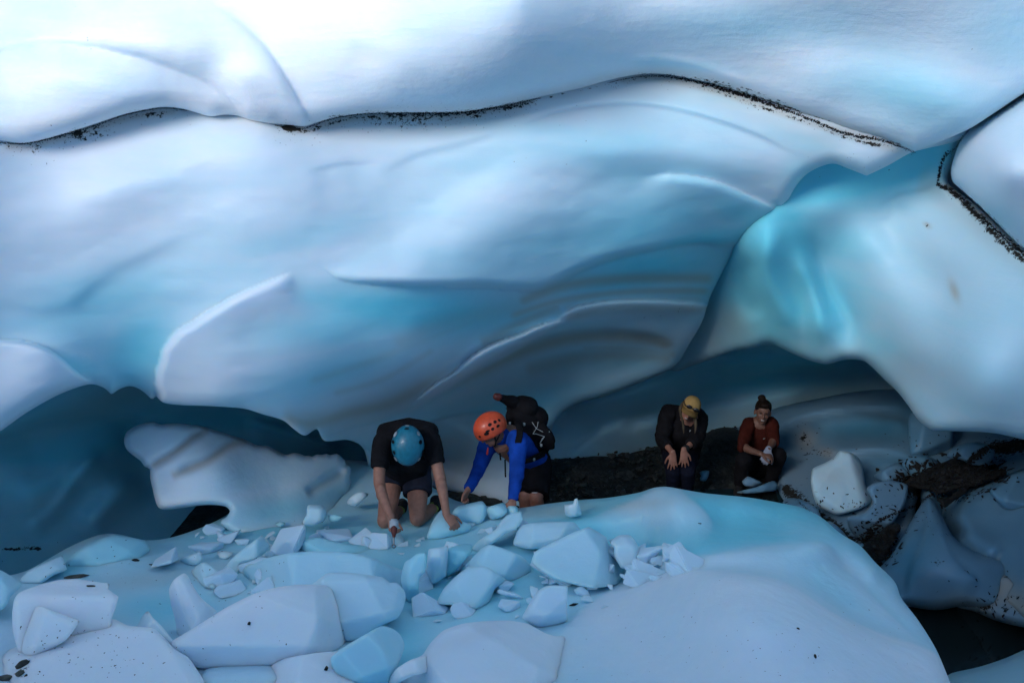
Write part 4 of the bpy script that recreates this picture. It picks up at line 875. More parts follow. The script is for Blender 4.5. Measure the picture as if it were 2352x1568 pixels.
V = Vector
class Sculpt:
    """closed tubes and ellipsoids, fused by a voxel remesh into one continuous surface"""
    def __init__(s): s.bm = bmesh.new()
    def ell(s, c, ax, k=14):
        # ax: three vectors (half axes)
        M = Matrix((ax[0], ax[1], ax[2])).transposed().to_4x4()
        M.translation = c
        bmesh.ops.create_uvsphere(s.bm, u_segments=k + 4, v_segments=k, radius=1, matrix=M)
    def tube(s, pts, rad, side=None, seg=16, caps=True):
        P = [Vector(p) for p in pts]
        R = [(r, r) if not isinstance(r, tuple) else r for r in rad]
        # refine with Catmull-Rom
        Q, RR = [], []
        for i in range(len(P) - 1):
            p0 = P[max(i - 1, 0)]; p1 = P[i]; p2 = P[i + 1]; p3 = P[min(i + 2, len(P) - 1)]
            for t in (0, .25, .5, .75):
                Q.append(.5 * ((2 * p1) + (p2 - p0) * t * .6 / .5 * .5 * 2 * .5 + (2 * p0 - 5 * p1 + 4 * p2 - p3) * 0 + 0 * p1) if False else p1.lerp(p2, t))
                f = t * t * (3 - 2 * t)
                RR.append((R[i][0] * (1 - f) + R[i + 1][0] * f, R[i][1] * (1 - f) + R[i + 1][1] * f))
        Q.append(P[-1]); RR.append(R[-1])
        for _ in range(2):
            Q = [Q[0]] + [(Q[i - 1] + Q[i] * 2 + Q[i + 1]) / 4 for i in range(1, len(Q) - 1)] + [Q[-1]]
        rings = []
        sv = side
        for i, q in enumerate(Q):
            d = (Q[min(i + 1, len(Q) - 1)] - Q[max(i - 1, 0)]).normalized()
            if sv is None:
                sv = d.orthogonal()
            a = (sv - d * sv.dot(d)).normalized()
            b = d.cross(a)
            if side is None: sv = a
            rings.append([s.bm.verts.new(q + a * math.cos(t) * RR[i][0] + b * math.sin(t) * RR[i][1]) for t in [6.2832 * j / seg for j in range(seg)]])
        for A, B_ in zip(rings, rings[1:]):
            for j in range(seg):
                s.bm.faces.new((A[j], A[(j + 1) % seg], B_[(j + 1) % seg], B_[j]))
        s.bm.faces.new(rings[0][::-1]); s.bm.faces.new(rings[-1])
        if caps:
            for q, r, d in ((Q[0], RR[0], Q[0] - Q[1]), (Q[-1], RR[-1], Q[-1] - Q[-2])):
                d = d.normalized(); sv2 = side if side is not None else d.orthogonal()
                a = (sv2 - d * sv2.dot(d)).normalized(); b = d.cross(a)
                s.ell(q, (a * r[0] * .98, b * r[1] * .98, d * min(r) * .8), 8)
    def head(s, c, Fd, U, k=1.0, hairless=True):
        Fd = Fd.normalized(); U = (U - Fd * U.dot(Fd)).normalized(); R = Fd.cross(U)
        s.ell(c + U * .025 * k - Fd * .012 * k, (R * .074 * k, Fd * .092 * k, U * .092 * k))
        s.ell(c - U * .050 * k + Fd * .030 * k, (R * .052 * k, Fd * .052 * k, U * .062 * k))      # jaw
        s.ell(c - U * .092 * k + Fd * .058 * k, (R * .022 * k, Fd * .018 * k, U * .016 * k), 8)    # chin
        s.ell(c - U * .020 * k + Fd * .060 * k, (R * .058 * k, Fd * .026 * k, U * .034 * k), 10)   # cheeks
        s.tube([c + U * .016 * k + Fd * .082 * k, c - U * .010 * k + Fd * .098 * k, c - U * .028 * k + Fd * .104 * k], [.008 * k, .011 * k, .015 * k], R, 8)
        s.ell(c + U * .028 * k + Fd * .078 * k, (R * .052 * k, Fd * .012 * k, U * .010 * k), 8)    # brow
        s.ell(c - U * .056 * k + Fd * .084 * k, (R * .024 * k, Fd * .008 * k, U * .010 * k), 8)    # lips
        for q in (-1, 1):
            s.ell(c + R * q * .076 * k - Fd * .010 * k - U * .008 * k, (R * .010 * k, Fd * .020 * k, U * .032 * k), 8)
        return c, Fd, U, R
    def hand(s, wrist, d, nrm, thumb, curl=20, spread=4, k=1.0):
        """d: towards the fingers, nrm: the way the palm faces, thumb: +1 / -1 side"""
        d = d.normalized(); nrm = (nrm - d * nrm.dot(d)).normalized(); sd2 = d.cross(nrm) * thumb
        s.tube([wrist - d * .02, wrist + d * .03 * k, wrist + d * .085 * k], [(.026 * k, .019 * k), (.036 * k, .016 * k), (.040 * k, .013 * k)], sd2, 12)
        for j, (off, ln) in enumerate(((.030, .070), (.010, .080), (-.010, .074), (-.029, .058))):
            b = wrist + d * (.088 - .006 * abs(off) / .03) * k + sd2 * off * k
            ang = math.radians(spread * (1.5 - j))
            dd = (d * math.cos(ang) + sd2 * math.sin(ang)).normalized()
            ax = dd.cross(nrm).normalized()
            pts = [b - dd * .02 * k, b]
            a = 0
            cu = curl * (1 + .12 * (j - 1.5))
            for seg_, f in ((.45, .8), (.32, 1.2), (.23, .8)):
                a += math.radians(cu * f)
                pts.append(pts[-1] + (dd * math.cos(a) + nrm * math.sin(a)) * ln * k * seg_)
            s.tube(pts, [.0095 * k, .0095 * k, .009 * k, .0085 * k, .0075 * k], ax, 8)
        b = wrist + d * .028 * k + sd2 * .026 * k
        t1 = (d * .62 + sd2 * .72 + nrm * .25).normalized(); t2 = (d * .9 + sd2 * .25 + nrm * .35).normalized()
        s.tube([b, b + t1 * .040 * k, b + t1 * .040 * k + t2 * .03 * k, b + t1 * .04 * k + t2 * .052 * k], [.014 * k, .0115 * k, .010 * k, .008 * k], None, 8)
    def build(s, name, mat, parent, voxel=.006, smooth=3, wrinkle=0, **k):
        me = bpy.data.meshes.new(name)
        bmesh.ops.recalc_face_normals(s.bm, faces=s.bm.faces[:])
        s.bm.to_mesh(me); s.bm.free()
        o = bpy.data.objects.new(name + '_tmp', me); COL.objects.link(o)
        m = o.modifiers.new('r', 'REMESH'); m.mode = 'VOXEL'; m.voxel_size = voxel
        m = o.modifiers.new('s', 'SMOOTH'); m.factor = .5; m.iterations = smooth
        dg = bpy.context.evaluated_depsgraph_get()
        me2 = bpy.data.meshes.new_from_object(o.evaluated_get(dg))
        me2.name = name
        bpy.data.objects.remove(o); bpy.data.meshes.remove(me)
        if wrinkle:
            n = len(me2.vertices); co = np.empty(n * 3); me2.vertices.foreach_get('co', co); co = co.reshape(-1, 3)
            no = np.empty(n * 3); me2.vertices.foreach_get('normal', no); no = no.reshape(-1, 3)
            q = co * np.array([1, 1, 1.6])
            a = 1 - 2 * np.abs(vnoise(q, 9, 2)); b = 1 - 2 * np.abs(vnoise(q, 19, 4))
            co = co + no * (wrinkle * (a * .7 + b * .3))[:, None]
            me2.vertices.foreach_set('co', co.ravel())
        return link(name, me2, mat, parent, **k)

def person(loc, label, **k):
    return empty('person', loc, label=label, cat='person', **k)
def shell_patch(name, c, Fd, U, R, ax, th0, th1, ph0, ph1, off, mat, parent, n=6, **k):
    """a small patch lying on the helmet ellipsoid; th = angle round U from front, ph = height angle"""
    bm = bmesh.new()
    g = []
    for i in range(n + 1):
        row = []
        for j in range(n + 1):
            th = math.radians(th0 + (th1 - th0) * i / n); ph = math.radians(ph0 + (ph1 - ph0) * j / n)
            # cut the corners for a rounded lozenge
            x = 2 * i / n - 1; y = 2 * j / n - 1
            sc_ = 1 - .16 * (x * x * y * y)
            th = math.radians((th0 + th1) / 2 + (th1 - th0) / 2 * x * (1 - .35 * y * y)); ph = math.radians((ph0 + ph1) / 2 + (ph1 - ph0) / 2 * y * (1 - .25 * x * x))
            row.append(bm.verts.new(c + (Fd * math.cos(th) * ax[0] + R * math.sin(th) * ax[1]) * math.cos(ph) * off + U * math.sin(ph) * ax[2] * off))
        g.append(row)
    for i in range(n):
        for j in range(n):
            bm.faces.new((g[i][j], g[i + 1][j], g[i + 1][j + 1], g[i][j + 1]))
    bmesh.ops.solidify(bm, geom=bm.faces[:], thickness=.003)
    return bm_part(name, bm, mat, parent, **k)
def bm_part(name, bm, mat, parent, smooth=True, **k):
    me = bpy.data.meshes.new(name)
    bmesh.ops.recalc_face_normals(bm, faces=bm.faces[:])
    bm.to_mesh(me); bm.free()
    o = bpy.data.objects.new(name, me); COL.objects.link(o)
    me.materials.append(mat)
    if smooth: me.polygons.foreach_set('use_smooth', [True] * len(me.polygons))
    o.parent = parent
    pl = parent.location if parent.parent is None else V((0, 0, 0))
    o.matrix_parent_inverse = Matrix.Translation(pl).inverted()
    tag(o, **k)
    return o
def part(name, sc_, mat, parent, vox=.006, smooth=2, **k):
    o = sc_.build(name, mat, None, vox, smooth, **k)
    o.parent = parent
    pl = parent.location if parent.parent is None else V((0, 0, 0))
    o.matrix_parent_inverse = Matrix.Translation(pl).inverted()
    return o
def helmet(c, Fd, U, ax, mat, parent, vents, marks=()):
    Fd = Fd.normalized(); U = (U - Fd * U.dot(Fd)).normalized(); R = Fd.cross(U)
    bm = bmesh.new()
    nu, nv = 48, 20
    rows = []
    for j in range(nv + 1):
        ph = math.radians(-22 + 112 * j / nv)
        row = []
        for i in range(nu):
            th = 6.28318 * i / nu
            k = 1.0 + .012 * math.cos(4 * th) * math.cos(ph) + (.04 * max(0, -math.sin(ph)))
            low = 0
            # the rim dips at the nape and lifts over the ears
            if j == 0: low = -.10 * max(0, -math.cos(th)) + .10 * abs(math.sin(th)) * .6
            row.append(bm.verts.new(c + (Fd * math.cos(th) * ax[0] + R * math.sin(th) * ax[1]) * math.cos(ph) * k + U * (math.sin(ph) + low) * ax[2]))
        rows.append(row)
    for a, b in zip(rows, rows[1:]):
        for i in range(nu):
            if b is rows[-1] and False: pass
            bm.faces.new((a[i], a[(i + 1) % nu], b[(i + 1) % nu], b[i]))
    bmesh.ops.remove_doubles(bm, verts=rows[-1], dist=.004)
    h = bm_part('helmet', bm, mat, parent)
    for v in vents:
        shell_patch('vent', c, Fd, U, R, ax, *v, 1.035, HOLE, h)
    for v in marks:
        shell_patch('reflector', c, Fd, U, R, ax, *v, 1.04, STICK, h)
    return h
def shoe(an, toe_dir, up, mat, parent, ln=.27, name='shoe'):
    s = Sculpt()
    t = toe_dir.normalized(); up = (up - t * up.dot(t)).normalized(); sd2 = t.cross(up)
    s.tube([an - t * .05 - up * .055, an + t * .03 - up * .055, an + t * (ln - .11) - up * .062, an + t * (ln - .06) - up * .066], [(.036, .034), (.042, .040), (.048, .028), (.036, .020)], sd2, 14)
    s.tube([an + up * .01, an - up * .05], [.048, .046], sd2, 12)
    o = part('shoe' if name == 'shoe' else name, s, mat, parent, .007, 2)
    b = bmesh.new()
    # sole
    pts = [(-.085, .030), (-.04, .042), (.05, .040), (.12, .050), (ln - .07, .040), (ln - .035, .018)]
    ring = [(x, y) for x, y in pts] + [(x, -y) for x, y in reversed(pts)]
    lo = [b.verts.new(an + t * x + sd2 * y - up * .102) for x, y in ring]
    hi = [b.verts.new(an + t * x + sd2 * y * 1.02 - up * .080) for x, y in ring]
    b.faces.new(lo); b.faces.new(hi)
    for i in range(len(ring)):
        j = (i + 1) % len(ring); b.faces.new((lo[i], lo[j], hi[j], hi[i]))
    bm_part('sole', b, RUBBER, o, smooth=False)
    return o
UP = V((0, 0, 1))

# ---- kneeling climber in black T-shirt, blue helmet
SL, SR = W(880, 1010, 7.36), W(988, 1006, 7.36)
EL, ER = W(867, 1110, 7.25), W(1011, 1095, 7.28)
WL, WR = W(899, 1188, 7.08), W(1026, 1182, 7.14)
PE, NK = W(931, 1075, 7.75), W(936, 1002, 7.32)
HL, HR = W(905, 1078, 7.73), W(959, 1078, 7.73)
KL, KR = W(884, 1198, 7.46), W(959, 1192, 7.46)
AL, AR = W(922, 1168, 7.88), W(1000, 1162, 7.84)
HC = W(938, 1022, 7.22)
root = person(W(925, 1215, 7.5), 'kneeling climber in black T-shirt and teal helmet, head bowed over the ice')
b = Sculpt()
hc = b.head(HC + V((0, .03, 0)), V((0, -.25, -1)), V((0, -1, .35)))
b.tube([NK + V((0, .06, 0)), HC + V((0, .05, .0))], [.062, .058])
b.tube([PE, (PE + NK) / 2 + V((0, .03, .04)), NK + V((0, .05, -.02))], [(.15, .11), (.145, .11), (.14, .09)], V((1, 0, 0)))
b.tube([SL, EL, WL], [.052, .043, .028]); b.tube([SR, ER, WR], [.052, .043, .028])
b.ell(SL.lerp(EL, .45), [v * 1 for v in (V((.047, 0, 0)), V((0, .050, 0)), V((0, 0, .085)))]); b.ell(SR.lerp(ER, .45), (V((.047, 0, 0)), V((0, .050, 0)), V((0, 0, .085))))
b.ell(EL.lerp(WL, .28), (V((.040, 0, 0)), V((0, .040, 0)), V((0, 0, .07)))); b.ell(ER.lerp(WR, .28), (V((.040, 0, 0)), V((0, .040, 0)), V((0, 0, .07))))
b.tube([HL, HL.lerp(KL, .5), KL], [.088, .080, .060]); b.tube([HR, HR.lerp(KR, .5), KR], [.088, .080, .060])
b.tube([KL, KL.lerp(AL, .4), AL], [.056, .056, .038]); b.tube([KR, KR.lerp(AR, .4), AR], [.056, .056, .038])
b.tube([AL, AL + V((.0, .09, -.0))], [.036, .03]); b.tube([AR, AR + V((.02, .09, 0))], [.036, .03])
b.hand(WL, V((.12, -.35, -1)), V((.5, -.4, .1)), -1, 62, 2)
b.hand(WR, V((.55, -.45, -.50)), V((.1, .2, -1)), 1, 48, 5, 1.02)
part('body', b, SKIN, root, .0058, 3)
b = Sculpt()
x_ = V((1, 0, 0))
b.tube([PE + V((0, .02, .02)), PE.lerp(NK, .45) + V((0, .04, .055)), PE.lerp(NK, .8) + V((0, .04, .02)), NK + V((0, .05, -.02))], [(.175, .125), (.172, .13), (.185, .12), (.12, .085)], x_, 24)
b.tube([PE.lerp(NK, .6) + V((0, -.02, -.09)), PE + V((0, -.06, -.09))], [(.17, .08), (.16, .08)], x_, 20)
for S_, E_ in ((SL, EL), (SR, ER)):
    b.tube([S_ + (NK - S_) * .35 + V((0, .05, .01)), S_, S_.lerp(E_, .66)], [.085, .078, .066], None, 18, caps=False)
b.tube([SL + V((.01, .06, .02)), NK + V((0, .09, .015)), SR + V((-.01, .06, .02))], [.085, .095, .085], None, 16)
part('shirt', b, BLACK, root, .008, 3, wrinkle=.006)
b = Sculpt()
b.tube([PE + V((-.06, .02, .03)), PE + V((.06, .02, .03))], [.125, .125], None, 18)
b.tube([HL + V((0, 0, .03)), HL.lerp(KL, .33)], [(.108, .108), (.104, .104)], None, 20, caps=False)
b.tube([HR + V((0, 0, .03)), HR.lerp(KR, .50)], [(.112, .108), (.118, .108)], None, 20, caps=False)
part('shorts', b, SHORTS, root, .007, 2, wrinkle=.005)
helmet(HC + V((0, -.045, .015)), V((0, -.22, -1)), V((0, -1, .22)), (.146, .117, .115), TEAL, root,
       [(62, 78, 30, 44), (66, 80, 6, 20), (100, 112, 22, 40), (-112, -98, 22, 40), (-80, -64, 8, 22), (170, 190, 26, 34)],
       [(120, 140, 14, 34), (40, 58, 14, 34), (-140, -124, 14, 32), (-56, -42, 12, 26), (172, 188, 8, 18)])
for a_, k_ in ((AL, -1), (AR, 1)):
    s_ = Sculpt(); s_.tube([a_ + (KL - a_ if k_ < 0 else KR - a_).normalized() * .075, a_ + V((0, .02, 0))], [.047, .043], None, 14)
    part('sock', s_, LIME, root, .006, 2)
shoe(AL + V((0, .05, .015)), V((.05, .35, -1)), V((0, 1, .35)), RUBBER, root)
o_ = shoe(AR + V((0, .05, .02)), V((.12, .45, -.9)), V((0, 1, .4)), RUBBER, root)

# the tool in the climber's hand: clear head, red-brown collar, dark rod with an eye
p0 = W(905, 1192, 6.94); p1 = W(905, 1213, 6.90); p2 = W(905, 1226, 6.88); p3 = W(904.5, 1250, 6.86)
t_ = empty('hand_tool', p3, label='slim dark rod with a clear square head, gripped by the kneeling climber', cat='tool')
bm = bmesh.new()
dn_ = (p3 - p0).normalized(); sx = V((1, 0, 0)); sy = dn_.cross(sx)
def boxat(bm, c, a, b_, c_, bev=.004):
    r_ = bmesh.ops.create_cube(bm, size=1)
    M = Matrix((a, b_, c_)).transposed().to_4x4(); M.translation = c
    bmesh.ops.transform(bm, matrix=M, verts=r_['verts'])
    if bev:
        es = list({e for v in r_['verts'] for e in v.link_edges})
        bmesh.ops.bevel(bm, geom=es, offset=bev, segments=2, affect='EDGES')
boxat(bm, p0.lerp(p1, .55), sx * .062, sy * .035, dn_ * .072, .010)
bm_part('head', bm, CLEARP, t_)
s_ = Sculpt(); s_.tube([p1, p1.lerp(p2, .6), p2 + dn_ * .015], [.024, .021, .012], sx, 12); part('collar', s_, plain('dark_red_grip', (.12, .02, .015), .6), t_, .004, 1)
s_ = Sculpt(); s_.tube([p2, p3], [.0065, .005], None, 10); part('rod', s_, STEEL, t_, .0022, 1)
bm = bmesh.new()
for i in range(20):
    pass
rgs = []
for i in range(16):
    a = 6.283 * i / 16; cc = p3 + dn_ * .012 + (sx * math.cos(a) + dn_ * math.sin(a)) * .011
    rd = (cc - (p3 + dn_ * .012)).normalized()
    rgs.append([bm.verts.new(cc + rd * math.cos(t) * .004 + sy * math.sin(t) * .004) for t in [6.283 * j / 8 for j in range(8)]])
for i in range(16):
    for j in range(8):
        bm.faces.new((rgs[i][j], rgs[i][(j + 1) % 8], rgs[(i + 1) % 16][(j + 1) % 8], rgs[(i + 1) % 16][j]))
bm_part('eye_ring', bm, STEEL, t_)

# ---- climber in blue with orange helmet
SL, SR = W(1120, 1020, 8.12), W(1191, 1012, 7.86)
EL, ER = W(1100, 1078, 7.93), W(1187, 1088, 7.76)
WL, WR = W(1075, 1124, 7.72), W(1177, 1148, 7.66)
PE, NK = W(1222, 1058, 8.45), W(1160, 1006, 8.05)
HL, HR = W(1206, 1068, 8.44), W(1238, 1068, 8.42)
KL, KR = W(1206, 1138, 8.22), W(1232, 1140, 8.2)
AL, AR = W(1212, 1212, 8.42), W(1240, 1212, 8.42)
HC = W(1131, 991, 7.92)
Fd, U = V((-.80, -.42, -.40)), V((-.22, -.12, 1))
root = person(W(1215, 1200, 8.3), 'climber in blue top and orange helmet, leaning on both arms, wearing a backpack')
b = Sculpt()
hc = b.head(HC, Fd, U)
b.tube([NK, HC - U * .02 + V((.03, .03, -.03))], [.062, .056])
b.tube([PE, NK], [(.14, .10), (.13, .09)], V((.5, .5, 0)))
b.tube([SL, EL, WL], [.05, .042, .027]); b.tube([SR, ER, WR], [.05, .042, .027])
b.tube([HL, HL.lerp(KL, .5), KL], [.085, .078, .06]); b.tube([HR, HR.lerp(KR, .5), KR], [.085, .078, .06])
b.tube([KL, KL.lerp(AL, .4), AL], [.056, .055, .036]); b.tube([KR, KR.lerp(AR, .4), AR], [.056, .055, .036])
b.hand(WL, V((-.4, -.35, -.8)), V((.6, -.5, -.3)), 1, 70, 2)
b.hand(WR, V((-.1, -.5, -.7)), V((0, .3, -1)), -1, 40, 4)
part('body', b, SKIN, root, .0058, 3)
b = Sculpt()
wd = (SR - SL).normalized()
b.tube([PE, PE.lerp(NK, .4) + V((0, .0, .01)), PE.lerp(NK, .85), NK], [(.155, .12), (.165, .12), (.175, .115), (.10, .08)], wd, 22)
for S_, E_, W_ in ((SL, EL, WL), (SR, ER, WR)):
    b.tube([S_.lerp(NK, .3), S_, S_.lerp(E_, .5), E_, E_.lerp(W_, .5), W_], [.08, .075, .064, .056, .048, .036], None, 18, caps=False)
b.tube([NK, NK.lerp(HC, .5)], [.078, .066], None, 16, caps=False)
part('long_sleeved_top', b, BLUE, root, .0075, 3, wrinkle=.007)
b = Sculpt()
b.tube([HL + V((0, .02, .02)), HR + V((0, .02, .02))], [.13, .13], None, 18)
b.tube([HL, HL.lerp(KL, .98)], [.115, .104], None, 18, caps=False); b.tube([HR, HR.lerp(KR, .98)], [.115, .104], None, 18, caps=False)
sh = part('shorts', b, BLACK, root, .008, 2, wrinkle=.005)
bm = bmesh.new(); pc = W(1228, 1131, 8.07); boxat(bm, pc, V((.045, 0, .002)), V((0, .006, 0)), V((0, 0, .008)), .002); bm_part('logo', bm, WHITEC, sh)
helmet(HC + U.normalized() * .045 + V((-.01, -.005, 0)), Fd, U, (.140, .116, .120), ORANGE, root,
       [(-88, -72, 30, 42), (-110, -96, 28, 40), (-88, -76, 12, 22), (-110, -96, 10, 20), (-66, -48, 4, 16), (-126, -116, 22, 34), (-34, -24, 0, 9), (64, 80, 12, 34), (-72, -56, 14, 22)], [])
Fn = Fd.normalized(); Un = (U - Fn * U.dot(Fn)).normalized(); Rn = Fn.cross(Un)
s_ = Sculpt()
for q in (-1, 1):
    s_.tube([HC + Rn * q * .086 + Un * .03 + Fn * .02, HC + Rn * q * .078 - Un * .05 + Fn * .03, HC - Un * .118 + Fn * .035 + Rn * q * .01], [.006, .006, .006], None, 8)
    s_.tube([HC + Rn * q * .088 + Un * .02 - Fn * .05, HC + Rn * q * .078 - Un * .05 + Fn * .03], [.006, .006], None, 8)
part('chin_strap', s_, BLACK, root, .0035, 1)
for q in (-1, 1):
    s_ = Sculpt(); s_.ell(HC + Fn * .083 + Rn * q * .030 + Un * .010, (Rn * .013, Fn * .008, Un * .006), 8); part('eye', s_, HOLE, root, .003, 1)
shoe(AL + V((0, -.0, .0)), V((-.3, -1, 0)), UP, RUBBER, root); shoe(AR, V((.1, -1, 0)), UP, RUBBER, root)

# backpack
bk = empty('backpack', W(1215, 1050, 8.3), label='large black backpack with grey lacing on the climber in blue', cat='backpack')
ad = (W(1238, 1032, 8.28) - W(1178, 936, 8.2)).normalized()
c0, c1 = W(1190, 952, 8.24), W(1236, 1026, 8.30)
s_ = Sculpt()
s_.tube([c0, c0.lerp(c1, .35), c0.lerp(c1, .75), c1], [(.125, .11), (.155, .15), (.155, .15), (.12, .10)], wd, 24)
s_.ell(W(1246, 1000, 8.15), (wd * .10, ad * .14, ad.cross(wd) * .06))
part('main_bag', s_, BLACK, bk, .009, 3, wrinkle=.008)
s_ = Sculpt(); s_.ell(W(1200, 938, 8.26), (wd * .15, ad * .105, ad.cross(wd) * .115)); s_.ell(W(1222, 960, 8.3), (wd * .15, ad * .12, ad.cross(wd) * .11)); s_.tube([W(1180, 924, 8.2), W(1152, 914, 8.12)], [.055, .034], None, 14)
part('lid', s_, BLACK, bk, .008, 3, wrinkle=.006)
s_ = Sculpt(); s_.tube([W(1146, 912, 8.09), W(1139, 910, 8.08)], [.034, .030], None, 14); part('bottle_cap', s_, plain('dull_red', (.10, .02, .018), .6), bk, .006, 2)
for q, (a, b_, c_, d_) in enumerate(((W(1186, 965, 7.98), W(1196, 990, 7.82), W(1188, 1022, 7.77), W(1196, 1052, 7.95)), (W(1150, 975, 8.1), W(1142, 1000, 8.02), W(1150, 1030, 8.05), W(1170, 1050, 8.2)))):
    s_ = Sculpt(); s_.tube([a, b_, c_, d_], [(.03, .008)] * 4, V((1, 0, 0)), 10); part('shoulder_strap', s_, BLACK, bk, .006, 2)
s_ = Sculpt(); s_.tube([W(1250, 1040, 8.22), W(1228, 1052, 8.1), W(1200, 1062, 8.08)], [(.035, .015), (.03, .01), (.02, .008)], V((0, 0, 1)), 10); part('hip_belt', s_, BLACK, bk, .006, 2)
lace = [(1222, 969), (1232, 984), (1246, 991), (1258, 998), (1246, 1006), (1240, 1018), (1252, 1000), (1262, 1006), (1262, 990), (1250, 1002), (1232, 996), (1224, 996), (1234, 980), (1236, 968)]
s_ = Sculpt()
for i in range(len(lace) - 1):
    s_.tube([W(*lace[i], 8.055 + .02 * (lace[i][0] - 1222) / 40), W(*lace[i + 1], 8.055 + .02 * (lace[i + 1][0] - 1222) / 40)], [.0034, .0034], None, 6)
part('lacing', s_, CORD, bk, .003, 1)
for (u, v) in ((1204, 974), (1171, 972), (1243, 1022), (1227, 1055)):
    bm = bmesh.new(); boxat(bm, W(u, v, 8.02 if u > 1180 else 7.95), V((.018, 0, .0)), V((0, .01, 0)), V((0, 0, .026)), .003); bm_part('buckle', bm, CORD, bk)
for (u, v, u2, v2) in ((1160, 1055, 1161, 1095), (1148, 1040, 1150, 1056)):
    s_ = Sculpt(); s_.tube([W(u, v, 7.95), W(u2, v2, 7.95)], [(.008, .003)] * 2, V((1, 0, 0)), 8); part('loose_strap', s_, BLACK, bk, .003, 1)
s_ = Sculpt(); s_.tube([W(1121, 1028, 7.9), W(1119, 1042, 7.9)], [.006, .010], None, 8); part('whistle', s_, RED, bk, .003, 1)

# ---- person in black with mustard cap, hands on knees
SL, SR = W(1533, 953, 9.48), W(1606, 958, 9.46)
EL, ER = W(1520, 1008, 9.42), W(1603, 1004, 9.38)
WL, WR = W(1545, 1040, 9.20), W(1571, 1034, 9.18)
PE, NK = W(1562, 1040, 9.85), W(1585, 960, 9.45)
HL, HR = W(1545, 1042, 9.70), W(1580, 1042, 9.70)
KL, KR = W(1546, 1076, 9.26), W(1580, 1074, 9.26)
AL, AR = W(1546, 1140, 9.52), W(1578, 1138, 9.50)
HC = W(1584, 939, 9.26)
Fd, U = V((-.27, -.92, -.30)), V((.36, -.30, .88))
root = person(W(1562, 1160, 9.5), 'smiling person in black with mustard cap and sunglasses, crouching with hands on knees')
b = Sculpt()
b.head(HC, Fd, U, .94)
b.tube([NK, HC + V((0, .03, -.04))], [.055, .05])
b.tube([PE, NK], [(.13, .10), (.12, .09)], x_)
b.tube([SL, EL, WL], [.045, .038, .024]); b.tube([SR, ER, WR], [.045, .038, .024])
b.hand(WL, V((.02, -.25, -1)), V((0, 1, -.25)), -1, 10, 10, .98); b.hand(WR, V((.0, -.25, -1)), V((0, 1, -.25)), 1, 10, 10, .98)
part('body', b, SKIN, root, .0058, 3)
b = Sculpt()
b.tube([PE + V((0, -.03, .02)), PE.lerp(NK, .5) + V((-.03, .0, .03)), PE.lerp(NK, .85) + V((-.03, 0, .0)), NK], [(.19, .14), (.205, .14), (.19, .125), (.085, .075)], x_, 24)
b.tube([PE + V((0, -.12, .02)), NK + V((-.02, -.02, -.14))], [(.17, .10), (.16, .09)], x_, 20)
for S_, E_, W_ in ((SL, EL, WL), (SR, ER, WR)):
    b.tube([S_.lerp(NK, .3), S_, S_.lerp(E_, .5), E_, E_.lerp(W_, .55)], [.085, .085, .078, .068, .052], None, 18, caps=False)
b.tube([SL + V((.01, .03, .015)), NK + V((-.01, .05, -.01)), SR + V((-.01, .03, .01))], [.085, .095, .085], None, 16)
jk = part('jacket', b, BLACK, root, .0085, 3, wrinkle=.009)
bm = bmesh.new(); boxat(bm, W(1585, 989, 9.20), V((.010, 0, .014)), V((0, .006, 0)), V((-.006, 0, .010)), .002); bm_part('chest_logo', bm, CORD, jk)
b = Sculpt()
b.tube([HL, HR], [.12, .12], None, 16)
for H_, K_, A_ in ((HL, KL, AL), (HR, KR, AR)):
    b.tube([H_, H_.lerp(K_, .5), K_, K_.lerp(A_, .5), A_], [.10, .09, .070, .064, .052], None, 16)
part('trousers', b, NAVY, root, .008, 2, wrinkle=.006)
Fn = Fd.normalized(); Un = (U - Fn * U.dot(Fn)).normalized(); Rn = Fn.cross(Un)
b = Sculpt()      # cap: crown and brim
b.ell(HC + Un * .050 - Fn * .010, (Rn * .084, Fn * .100, Un * .078))
cap = part('cap', b, CAPM, root, .006, 3)
bm = bmesh.new()
rows = []
for j in range(7):
    f = j / 6
    rows.append([bm.verts.new(HC + Un * (.052 - .020 * f * f - .022 * (math.sin(t) ** 2)) + Fn * (.090 * math.cos(t) * (1 - f) + f * (.130 * max(0, math.cos(t)) ** .6 + .02)) + Rn * math.sin(t) * (.080 + .004 * f)) for t in [math.radians(-72 + 144 * i / 16) for i in range(17)]])
for a, c_ in zip(rows, rows[1:]):
    for i in range(16): bm.faces.new((a[i], a[i + 1], c_[i + 1], c_[i]))
bmesh.ops.solidify(bm, geom=bm.faces[:], thickness=.004)
bm_part('brim', bm, CAPM, cap)
for q in (-1, 1):    # sunglasses resting on the cap
    s_ = Sculpt(); s_.ell(HC + Fn * .094 + Rn * q * .034 + Un * .086, (Rn * .029, Fn * .012, Un * .022), 10); part('sunglass_lens', s_, LENS, root, .004, 1)
s_ = Sculpt(); s_.tube([HC + Fn * .080 + Rn * -.070 + Un * .082, HC + Fn * .102 + Rn * -.034 + Un * .094, HC + Fn * .106 + Un * .088, HC + Fn * .102 + Rn * .034 + Un * .094, HC + Fn * .080 + Rn * .070 + Un * .070], [.005] * 5, None, 8)
for q in (-1, 1): s_.tube([HC + Fn * .080 + Rn * q * .070 + Un * .070, HC - Fn * .02 + Rn * q * .088 + Un * .050], [.005, .004], None, 8)
part('sunglasses_frame', s_, RUBBER, root, .003, 1)
s_ = Sculpt()      # hair falling forward
